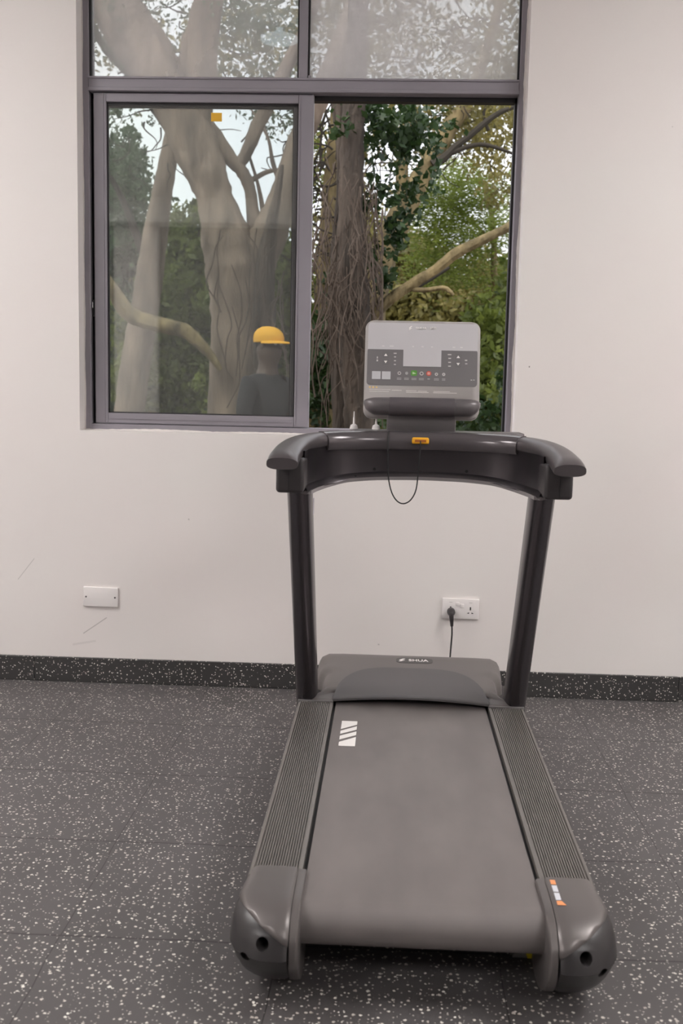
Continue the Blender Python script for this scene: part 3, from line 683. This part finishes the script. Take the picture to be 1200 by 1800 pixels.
# ================================================================== ceiling lamp, and unseen panels added for light
def pendant(x, y):
    e = tag(empty('ceiling_lamp', (x, y, ZC)), 'small round ceiling lamp with a dark rim, mirrored in the upper left pane', 'ceiling lamp')
    rings = [ring(Vector((0, 0, z)), Vector((1, 0, 0)), Vector((0, 1, 0)), r_, r_, 32) for z, r_ in ((0, .13), (-.02, .13), (-.03, .12))]
    obj('rim', loft(rings), BLACK, e, True)
    rings = [ring(Vector((.03, .09, z)), Vector((1, 0, 0)), Vector((0, 1, 0)), r_, r_, 32) for z, r_ in ((-.03, .02), (-.08, .02), (-.082, .108), (-.10, .108), (-.104, .10))]
    obj('diffuser', loft(rings), mat('lamp_diffuser', (.7, .75, .8), .5, emit=((.62, .76, .85), 2.2)), e, True)
pendant(-.715, -1.98)
LED = mat('added_led_panel', (.9, .9, .9), .5, emit=((1, .97, .95), LAMP_E))
for x, y, lab in ((-2.9, -1.9, 'near the window, left side'), (2.5, -1.9, 'near the window, right side'), (-3.55, -5.6, 'at the far end, left side'), (2.5, -5.6, 'at the far end, right side')):
    e = tag(empty('added_ceiling_light', (x, y, ZC)), 'unseen square white LED ceiling panel added to light the room, '+lab, 'added ceiling light', 'added ceiling panels')
    b = bmesh.new()
    for a in ((-.62, .62, -.62, -.60), (-.62, .62, .60, .62), (-.62, -.60, -.60, .60), (.60, .62, -.60, .60)): box(a[0], a[1], a[2], a[3], -.02, 0, b=b)
    obj('frame', b, WPLA, e); obj('diffuser', box(-.60, .60, -.60, .60, -.014, -.002), LED, e)

# ================================================================== outdoors
gb = box(-30, 30, .2, 60, -.12, -.02); tag(obj('ground', gb, mat('leaf_litter', (.10, .075, .045), .9, noise=(3, .5))), kind='structure')
BARKS = {
 'pale': mat('pale_bark', (.20, .15, .115), .85, noise=(7, .55, (1, 1, .3)), bump=(12, 3.5, (1, 1, .25))),
 'olive': mat('olive_bark', (.19, .145, .07), .85, noise=(9, .6, (1, 1, .4)), bump=(16, 3.5, (1, 1, .3))),
 'dark': mat('dark_bark', (.062, .047, .037), .9, noise=(12, .7, (1, 1, .12)), bump=(26, 5, (1, 1, .10))),
 'twig': mat('twig_bark', (.035, .028, .020), .85)}
LV = {
 'dark': leaf_mat('dark_leaves', (.010, .028, .010), (.045, .085, .020), .3),
 'mid': leaf_mat('mid_green_leaves', (.035, .060, .014), (.26, .31, .07), .5),
 'lime': leaf_mat('feathery_leaves', (.09, .13, .025), (.28, .34, .065), .5),
 'olive': leaf_mat('olive_leaves', (.06, .060, .020), (.36, .31, .10), .5),
 'blue': leaf_mat('cool_green_leaves', (.035, .065, .035), (.12, .19, .09), .45)}
def limbs(name, specs, m_, parent, n=12, jit=.05):
    if name != 'trunk' and len(specs) > 1: return [limbs(name, [q], m_, parent, n, jit) for q in specs]
    b = bmesh.new()
    for Y, pts in specs:
        P_ = []; R_ = []
        for q in pts:
            y = Y if len(q) == 3 else q[3]
            P_.append(at(q[0], q[1], y)); R_.append(pxm(q[2]/2, y))
        if parent: P_ = [p-parent.location for p in P_]
        tube([tuple(p) for p in P_], R_, n, b=b, k=6, jitter=jit)
    return obj(name, b, m_, parent, True)
def leaves(name, blobs, size, m_, parent, aspect=.45, seed=0, flat=0):
    """blobs: (px, py, Y, rx_px, ry_px, ry_depth_m, count)"""
    r = np.random.default_rng(seed); V = []
    for (px, py, Y, rx, ry, dep, n) in blobs:
        c = np.array(at(px, py, Y)); q = r.normal(size=(n, 3)); q /= np.linalg.norm(q, axis=1)[:, None]; q *= (r.random(n)**(1/2.4))[:, None]
        cen = c+q*np.array([pxm(rx, Y), dep, pxm(ry, Y)])
        # clump them a little
        cl = c+r.normal(size=(max(3, n//40), 3))*np.array([pxm(rx, Y), dep, pxm(ry, Y)])*.55
        idx = r.integers(0, len(cl), n); mixf = (r.random(n) < .55)[:, None]
        cen = np.where(mixf, cl[idx]+r.normal(size=(n, 3))*np.array([pxm(rx, Y), dep, pxm(ry, Y)])*(np.array([.26, .26, .045]) if flat else .14), cen)
        d1 = r.normal(size=(n, 3)); d1[:, 2] *= (1-flat); d1 /= np.linalg.norm(d1, axis=1)[:, None]; d2 = np.cross(d1, r.normal(size=(n, 3))); d2 /= np.linalg.norm(d2, axis=1)[:, None]
        s_ = size*(.6+.8*r.random(n))[:, None]
        A = cen-d1*s_*.5; B_ = cen+d2*s_*aspect*.5; C_ = cen+d1*s_*.5; D_ = cen-d2*s_*aspect*.5
        V.append(np.stack([A, B_, C_, D_], 1).reshape(-1, 3))
    V = np.concatenate(V); V = V-np.array(parent.location if parent else (0, 0, 0)); V[:, 2] = np.maximum(V[:, 2], .0)
    nq = len(V)//4; me = bpy.data.meshes.new(name); me.vertices.add(len(V)); me.vertices.foreach_set('co', V.astype('f').ravel())
    me.loops.add(len(V)); me.loops.foreach_set('vertex_index', np.arange(len(V), dtype='i')); me.polygons.add(nq)
    me.polygons.foreach_set('loop_start', np.arange(0, len(V), 4, dtype='i')); me.polygons.foreach_set('loop_total', np.full(nq, 4, 'i')); me.update(calc_edges=True)
    return obj(name, me, m_, parent)
def root(nm, px, Y, label, cat='tree', group=None):
    p = at(px, 700, Y); return tag(empty(nm, (p.x, Y, 0)), label, cat, group)

# -- big forked tree seen through the closed sash
t1 = root('forked_tree', 410, 4.2, 'thick pale forked tree behind the closed left sash, its boughs crossing the upper pane')
limbs('trunk', [
 (4.2, [(405, 1120, 118), (407, 900, 102), (410, 700, 88), (414, 560, 86), (412, 480, 100), (398, 420, 88), (378, 350, 62), (358, 295, 74), (334, 235, 80), (305, 170, 84), (268, 110, 86), (228, 50, 90), (190, -20, 84), (140, -140, 70)]),
 (4.25, [(420, 560, 80), (445, 470, 74), (478, 400, 62), (498, 345, 46), (515, 280, 40), (534, 230, 40), (556, 180, 38), (590, 100, 34), (640, -40, 30)]),
 (4.2, [(330, 230, 70), (345, 160, 66), (352, 80, 58), (368, 0, 50), (395, -130, 40)]),
], BARKS['pale'], t1, 18, .06)
limbs('bough', [
 (4.3, [(352, 205, 26), (380, 240, 24), (402, 275, 24), (424, 300, 22), (438, 330, 20), (444, 370, 22), (452, 420, 34)]),
 (4.3, [(420, 292, 18), (436, 262, 22), (452, 222, 24), (476, 175, 24), (505, 115, 22), (540, 40, 18), (580, -60, 14)]),
 (4.4, [(440, 318, 10), (470, 302, 8), (505, 296, 5), (545, 280, 3)]),
 (4.4, [(470, 420, 12), (462, 370, 9), (452, 320, 6), (430, 250, 4)]),
 (4.3, [(500, 340, 10), (480, 290, 7), (470, 240, 5), (440, 190, 3)]),
], BARKS['pale'], t1, 12, .06)
limbs('low_branch', [(3.9, [(120, 420, 20), (165, 470, 22), (195, 505, 24), (228, 552, 28), (285, 572, 27), (322, 580, 26), (345, 598, 22), (368, 622, 16), (388, 650, 8)])], BARKS['olive'], t1, 12, .06)
leaves('foliage', [(230, 50, 4.8, 80, 90, .7, 700), (440, 50, 4.8, 100, 100, .8, 1900), (480, 190, 4.8, 50, 50, .5, 350), (210, 190, 4.8, 50, 40, .6, 160), (330, -60, 4.6, 260, 60, 1.0, 2200)], .050, LV['blue'], t1, seed=3)
# -- slim leaning tree, far left
t2 = root('leaning_tree', 225, 6.0, 'slim pale tree leaning right behind the left edge of the closed sash')
limbs('trunk', [(6.0, [(190, 1050, 66), (208, 880, 60), (226, 740, 54), (238, 640, 52), (252, 560, 50), (262, 490, 48), (272, 420, 44), (283, 350, 36), (294, 290, 32), (306, 230, 30), (320, 160, 26), (330, 60, 20)])], BARKS['pale'], t2, 14, .05)
limbs('branch', [(6.1, [(262, 480, 16), (235, 400, 14), (205, 330, 10), (170, 280, 6)]), (6.0, [(150, 20, 10), (185, 85, 14), (225, 125, 18), (262, 170, 24), (300, 225, 24)])], BARKS['twig'], t2, 8)
leaves('foliage', [(215, 300, 6.5, 50, 50, .7, 900), (195, 200, 6.4, 50, 40, .6, 150)], .06, LV['blue'], t2, seed=4)
# -- dark vine-wrapped tree in the open half
t3 = root('vine_covered_tree', 620, 3.3, 'dark upright tree wrapped in hanging vines in the open half of the window')
limbs('trunk', [(3.3, [(640, 1100, 74), (636, 900, 64), (632, 760, 54), (628, 680, 52), (624, 600, 60), (622, 520, 56), (618, 450, 50), (616, 380, 44), (618, 300, 42), (620, 230, 40), (624, 160, 38), (628, 60, 36), (634, -80, 30)]),
                (3.5, [(600, 760, 30), (596, 640, 30), (590, 540, 30), (596, 430, 26), (604, 330, 24), (600, 240, 22), (590, 170, 20)])], BARKS['dark'], t3, 16, .10)
limbs('leaning_stem', [(3.8, [(470, 760, 36), (466, 640, 40), (464, 560, 42), (466, 480, 34), (474, 410, 24), (486, 350, 14), (496, 290, 6)])], BARKS['dark'], t3, 12, .1)
limbs('branch', [(3.4, [(622, 590, 20), (655, 556, 18), (688, 524, 19), (725, 499, 18), (765, 474, 17), (800, 446, 19), (835, 428, 17), (868, 412, 15), (905, 392, 14), (960, 350, 12)]),
                 (3.4, [(712, 506, 9), (745, 510, 9), (778, 506, 8), (790, 512, 8), (797, 519, 4)]), (3.4, [(862, 412, 7), (885, 398, 5), (910, 380, 3)])], BARKS['olive'], t3, 10, .06)
rv = np.random.default_rng(5); b = bmesh.new()
for i in range(190):
    x = rv.uniform(552, 668) if i % 3 else rv.uniform(585, 650); y = rv.uniform(300, 560); Y = 3.3+rv.uniform(-.35, .3); L_ = int(rv.integers(5, 11)); pts = []; dx = rv.normal()*7
    for k in range(L_):
        pts.append(at(x, y, Y)-t3.location); x += dx+rv.normal()*7; y += rv.uniform(14, 46) if rv.random() < .85 else -20; x = min(max(x, 545), 672); Y += rv.normal()*.03
        dx = dx*.7+rv.normal()*3
    tube([tuple(p) for p in pts], pxm(rv.uniform(.5, 1.25), 3.3), 5, b=b, k=3)
for i in range(22):
    x = rv.uniform(380, 515); y = rv.uniform(400, 560); pts = []; Y = 3.6
    for k in range(6): pts.append(at(x, y, Y)-t3.location); x += rv.normal()*9; y += rv.uniform(18, 50)
    tube([tuple(p) for p in pts], pxm(1.2, 3.3), 5, b=b, k=3)
tag(obj('hanging_vines', b, mat('vine_bark', (.085, .062, .048), .9), t3), kind='stuff')
leaves('foliage', [(662, 215, 3.5, 52, 48, .35, 250), (705, 235, 3.6, 66, 62, .4, 520), (745, 225, 3.5, 46, 50, .3, 260), (675, 330, 3.5, 45, 60, .3, 230), (690, 415, 3.5, 30, 40, .25, 150), (660, 475, 3.5, 32, 50, .25, 160), (720, 350, 3.6, 34, 50, .3, 170), (600, 210, 3.2, 34, 50, .2, 60), (760, 300, 3.6, 26, 36, .3, 60)], .062, LV['dark'], t3, .6, 6)
# -- tree with the forked tan boughs at right
t4 = root('tan_boughed_tree', 655, 5.4, 'tan tree forking up to the right behind the console, in the open half')
limbs('trunk', [(5.4, [(600, 1050, 70), (618, 880, 62), (632, 720, 56), (645, 600, 54), (655, 520, 52), (672, 455, 50), (692, 405, 46), (712, 362, 42), (732, 325, 38), (752, 292, 34), (768, 262, 30), (790, 225, 28), (812, 195, 26), (828, 165, 22), (850, 100, 18), (880, 0, 14)]),
                (5.5, [(700, 392, 26), (712, 350, 26), (706, 310, 22), (712, 250, 18), (722, 180, 12)])], BARKS['olive'], t4, 14, .07)
limbs('dark_branch', [(5.3, [(760, 290, 18), (782, 276, 14), (800, 258, 12), (826, 238, 11), (852, 216, 10), (878, 198, 9), (905, 186, 7), (960, 150, 5)]), (5.3, [(795, 268, 10), (822, 258, 8), (848, 254, 7), (880, 262, 6), (915, 276, 4)]),
                      (5.3, [(690, 520, 12), (740, 500, 8), (790, 470, 5)]), (5.4, [(858, 230, 6), (850, 200, 5), (862, 170, 4)])], BARKS['twig'], t4, 8)
leaves('foliage', [(850, 210, 5.8, 90, 60, .6, 2400), (880, 300, 5.8, 50, 70, .5, 900), (800, 120, 6, 140, 80, .8, 1100), (640, 60, 6, 120, 90, .8, 2000), (900, 40, 6, 80, 80, .8, 500)], .055, LV['olive'], t4, .4, 7)
# -- olive trunk behind the vines
t5 = root('olive_trunk_tree', 575, 5.0, 'olive-brown trunk close to the sash stile, behind the vine-covered tree')
limbs('trunk', [(5.0, [(556, 1050, 60), (560, 880, 52), (564, 740, 46), (568, 640, 42), (572, 540, 40), (576, 450, 36), (582, 360, 34), (588, 280, 30), (594, 200, 26), (604, 100, 22), (616, 0, 18)])], BARKS['olive'], t5, 12, .08)
b = bmesh.new()
for i in range(70):
    x = rv.uniform(540, 600); y = rv.uniform(170, 470); pts = []; a = rv.uniform(-1, 1); Y = 5.0+rv.uniform(-.5, .3)
    for k in range(6): pts.append(at(x, y, Y)-t5.location); x += 14*math.cos(a*1.6)*(1 if i % 2 else -1)+rv.normal()*4; y += 16*a+rv.normal()*7
    tube([tuple(p) for p in pts], [pxm(2.0, 5), pxm(.7, 5)], 5, b=b, k=3)
tag(obj('twigs', b, BARKS['twig'], t5), kind='stuff')
leaves('foliage', [(560, 300, 5.3, 40, 120, .4, 420), (580, 480, 5.3, 50, 80, .4, 300)], .05, LV['mid'], t5, .5, 8)
# -- feathery acacia beyond
t6 = root('feathery_tree', 820, 8.0, 'bright feathery-leaved tree at the right of the open half, beyond the boughs')
limbs('trunk', [(8.0, [(905, 1000, 34), (900, 860, 30), (892, 700, 24), (896, 560, 20), (880, 520, 15), (868, 480, 12), (868, 420, 10), (860, 360, 8), (840, 300, 6)]), (8.0, [(868, 430, 6), (820, 380, 5), (760, 340, 4), (720, 330, 3)]), (8.0, [(862, 380, 6), (900, 330, 4), (940, 300, 3)])], BARKS['olive'], t6, 10, .05)
leaves('foliage', [(800, 330, 7.6, 75, 45, .6, 6500), (840, 400, 7.8, 75, 50, .6, 5000), (765, 400, 7.8, 60, 50, .6, 4200), (780, 470, 8, 75, 45, .6, 4200), (860, 480, 8.2, 60, 50, .6, 1600), (735, 350, 7.8, 30, 40, .4, 1300), (880, 350, 8.1, 40, 50, .5, 900)], .050, LV['lime'], t6, .26, 9, .75)
# -- background trees and shrubs
def bush(nm, px, Y, blobs, size, lm, label, seed, cat='shrub', stem=True):
    t = root(nm, px, Y, label, cat)
    if stem:
        b = bmesh.new(); base = Vector((0, 0, -.02)); r_ = np.random.default_rng(seed)
        for k in range(5):
            bl = blobs[k % len(blobs)]; e_ = at(bl[0], bl[1], Y)-t.location; tube([tuple(base+Vector((.04*k-.08, 0, 0))), tuple(base.lerp(e_, .5)+Vector((r_.normal()*.08, 0, 0))), tuple(e_)], [.035, .02, .008], 6, b=b, k=4)
        obj('stem', b, BARKS['twig'], t)
    leaves('foliage', blobs, size, lm, t, .5, seed); return t
bush('leafy_shrub', 470, 5.2, [(470, 560, 5.2, 60, 70, .4, 2600), (500, 470, 5.2, 40, 60, .4, 900), (480, 680, 5.2, 70, 80, .5, 2600), (430, 640, 5.2, 50, 70, .4, 1600)], .08, LV['mid'], 'green shrub behind the person in the yellow cap', 21)
bush('leafy_shrub', 320, 7.0, [(330, 470, 7.2, 70, 60, .6, 3000), (320, 560, 7.0, 80, 70, .6, 3600), (300, 660, 7.0, 100, 70, .6, 5000), (350, 400, 7.4, 50, 45, .5, 1100)], .09, LV['mid'], 'mid green shrub between the two pale trunks behind the closed sash', 22)
bush('dark_conifer', 225, 8.5, [(215, 320, 8.6, 46, 60, .6, 2600), (215, 430, 8.6, 60, 60, .6, 3600), (200, 560, 8.5, 80, 80, .7, 4200), (200, 680, 8.5, 90, 80, .7, 4200), (230, 270, 8.6, 22, 24, .4, 300)], .09, LV['blue'], 'tall dark grey-green tree at the far left of the closed sash', 23, 'tree')
bush('low_hedge', 330, 9.5, [(x, 660, 9.5, 70, 90, .7, 3000) for x in (180, 260, 340, 420, 500)]+[(x, 520, 9.8, 70, 70, .6, 2000) for x in (220, 300, 380, 460)], .10, LV['olive'], 'olive hedge low in the background behind the closed sash', 24)
bush('dark_shrub', 560, 4.6, [(565, 640, 4.6, 45, 90, .4, 1500), (590, 540, 4.7, 40, 70, .4, 500), (650, 650, 4.8, 40, 80, .4, 700)], .075, LV['dark'], 'dark green undergrowth around the foot of the vine-covered tree', 25)
bush('background_thicket', 700, 11, [(600, 560, 11, 80, 90, .8, 3600), (700, 560, 11, 90, 90, .8, 4200), (800, 580, 11, 90, 90, .8, 4200), (900, 560, 11, 80, 90, .8, 3600), (650, 450, 11.4, 80, 60, .7, 2200), (620, 380, 11.5, 60, 60, .6, 900), (860, 500, 11.5, 80, 50, .7, 2400), (720, 480, 11.5, 90, 60, .7, 2600), (560, 680, 11, 80, 80, .8, 2600), (700, 700, 11, 100, 90, .8, 4200), (850, 700, 11, 100, 90, .8, 4200)], .11, LV['olive'], 'olive and brown thicket filling the distance behind the console', 26)
bush('green_shrub', 870, 6.5, [(870, 590, 6.6, 50, 60, .5, 1500), (860, 690, 6.4, 60, 60, .5, 2400), (800, 720, 6.4, 60, 50, .5, 1600), (900, 500, 6.8, 30, 60, .4, 500), (720, 740, 6.4, 60, 40, .4, 900)], .10, LV['mid'], 'fresh green shrub to the right of the console, low in the open half', 27)
bush('glossy_shrub', 850, 4.4, [(850, 745, 4.4, 60, 40, .3, 520), (895, 690, 4.4, 26, 60, .3, 260), (650, 745, 4.4, 40, 30, .3, 120)], .075, LV['dark'], 'dark glossy shrub just below and right of the console', 28)
bush('distant_tree', 620, 14, [(580, 280, 14, 60, 60, 1, 600), (700, 200, 14, 120, 90, 1, 1500), (860, 170, 14, 110, 80, 1, 1500), (430, 80, 14, 120, 90, 1, 1800), (640, 40, 14, 140, 90, 1, 1800), (860, 40, 14, 120, 90, 1, 900), (210, 60, 14, 80, 90, 1, 700)], .12, LV['olive'], 'thin-leaved tall tree far beyond, its crown against the sky', 29, 'tree')
for tr_, xa, xb in ((t1, 190, 540), (t4, 560, 900)):
    b = bmesh.new()
    for i in range(60):
        x = rv.uniform(xa, xb); y = rv.uniform(-30, 330); a = rv.uniform(0, 6.28); pts = []; Y = rv.uniform(4.6, 5.4) if tr_ is t1 else rv.uniform(5.2, 6)
        for k in range(6): pts.append(at(x, y, Y)-tr_.location); x += 17*math.cos(a); y += 11*math.sin(a); a += rv.normal()*.5
        tube([tuple(p) for p in pts], [pxm(1.8, 5), pxm(.6, 5)], 4, b=b, k=2)
    tag(obj('twigs', b, BARKS['twig'], tr_), kind='stuff')

# ================================================================== person outside
def skin(name, V, E_, R_, m_, parent, sub=2, root_i=0):
    me = bpy.data.meshes.new(name); me.from_pydata(V, E_, []); o = obj(name, me, m_, parent)
    md = o.modifiers.new('skin', 'SKIN'); md.use_smooth_shade = True
    for i, r_ in enumerate(R_):
        sv = me.skin_vertices[0].data[i]; sv.radius = r_ if isinstance(r_, tuple) else (r_, r_); sv.use_root = (i == root_i)
    s_ = o.modifiers.new('sub', 'SUBSURF'); s_.levels = sub; s_.render_levels = sub
    dg = bpy.context.evaluated_depsgraph_get(); dg.update(); new = bpy.data.meshes.new_from_object(o.evaluated_get(dg)); o.modifiers.clear(); o.data = new
    return o
pp = at(470, 600, 2.95)
person = tag(empty('person', (pp.x, 2.95, -.02), math.radians(58)), 'person in a yellow cap and dark jacket standing outside behind the closed sash', 'person')
SK = mat('dark_skin', (.075, .042, .028), .5); JK = mat('dark_jacket', (.013, .013, .015), .8, bump=(30, .6)); TRS = mat('dark_trousers', (.02, .022, .03), .8)
V = [(0, 0, .90), (0, 0, 1.10), (0, -.005, 1.26), (0, 0, 1.34), (0, -.008, 1.385), (0, -.018, 1.455), (0, -.018, 1.54)]
E_ = [(0, 1), (1, 2), (2, 3), (3, 4), (4, 5), (5, 6)]; R_ = [(.125, .10), (.115, .085), (.145, .095), (.07, .065), (.060, .062), (.086, .100), (.086, .105)]
def add(p, par, r_): V.append(p); R_.append(r_); E_.append((par, len(V)-1)); return len(V)-1
for s in (-1, 1):
    sh_ = add((s*.160, 0, 1.235), 2, .042); el = add((s*.225, .02, 1.05), sh_, .040); wr = add((s*.10, -.20, .93), el, .026); pm = add((s*.055, -.25, .93), wr, (.030, .018))
    for k in range(4):
        f1 = add((s*.030, -.275, .955-.018*k), pm, .0088); f2 = add((s*.002, -.285-.002*k, .952-.018*k), f1, .008); add((-s*.022, -.275, .950-.018*k), f2, .0072)
    th = add((s*.040, -.245, .965), pm, .0095); add((s*.012, -.260, .978), th, .0085)
    hp = add((s*.09, 0, .86), 0, .085); kn = add((s*.10, -.01, .48), hp, .058); an = add((s*.105, .02, .09), kn, .040); add((s*.115, -.13, .04), an, .034)
body = skin('body', V, E_, R_, SK, person)
# face details on the same figure
b = bmesh.new(); loft([ring(Vector((0, -.098-d, z)), Vector((1, 0, 0)), Zv, r_, r_*1.2, 10) for d, z, r_ in ((0, 1.505, .012), (.016, 1.498, .010), (.022, 1.496, .004))], b=b)
obj('nose', b, SK, person, True)
for s in (-1, 1):
    t = bmesh.new(); bmesh.ops.create_uvsphere(t, u_segments=12, v_segments=8, radius=.010); t.transform(Matrix.Translation((s*.030, -.094, 1.525))); obj('eye', t, mat('eye_white', (.6, .58, .55), .3), person, True)
b = box(-.022, .022, -.103, -.09, 1.462, 1.470, .003); obj('mouth', b, mat('lips', (.12, .05, .045), .5), person)
for s in (-1, 1):
    t = bmesh.new(); bmesh.ops.create_uvsphere(t, u_segments=12, v_segments=8, radius=.028); t.transform(Matrix.Translation((s*.072, -.01, 1.51)) @ Matrix.Diagonal((.35, .7, 1, 1))); obj('ear', t, SK, person, True)
def garment(name, V, E_, R_, m_): return skin(name, V, E_, R_, m_, person)
Vj = [(0, 0, .86), (0, 0, 1.10), (0, -.005, 1.25), (0, 0, 1.325)]; Ej = [(0, 1), (1, 2), (2, 3)]; Rj = [(.165, .12), (.155, .115), (.175, .12), (.078, .074)]
for s in (-1, 1):
    n0 = len(Vj); Vj += [(s*.180, 0, 1.262), (s*.235, .02, 1.03), (s*.125, -.17, .935)]; Ej += [(2, n0), (n0, n0+1), (n0+1, n0+2)]; Rj += [.072, .060, .044]
garment('jacket', Vj, Ej, Rj, JK)
Vt = [(0, 0, .92)]; Et = []; Rt = [(.15, .12)]
for s in (-1, 1):
    n0 = len(Vt); Vt += [(s*.09, 0, .84), (s*.10, -.01, .48), (s*.105, .02, .10)]; Et += [(0, n0), (n0, n0+1), (n0+1, n0+2)]; Rt += [.10, .075, .065]
garment('trousers', Vt, Et, Rt, TRS)
YEL = mat('yellow_cap', (.80, .40, .02), .7)
rings = [ring(Vector((0, y, z)), Vector((1, 0, 0)), Vector((0, 1, 0)), rx, ry, 24) for z, rx, ry, y in ((1.535, .090, .110, -.01), (1.565, .093, .112, -.01), (1.595, .086, .104, -.008), (1.622, .066, .080, -.005), (1.638, .036, .044, -.002), (1.642, .008, .01, 0))]
cp = obj('cap', loft(rings), YEL, person, True)

rings = []
for i in range(13):
    a = math.pi*(1.04+ .92*i/12); ca, sa = math.cos(a), math.sin(a)
    rings.append([Vector((.088*ca, -.01+.10*sa, 1.545)), Vector((.100*ca, -.01+.235*sa*abs(sa)**.4-.0, 1.528)), Vector((.100*ca, -.01+.235*sa*abs(sa)**.4, 1.524)), Vector((.088*ca, -.01+.10*sa, 1.539))])
obj('brim', loft(rings), YEL, cp, True)
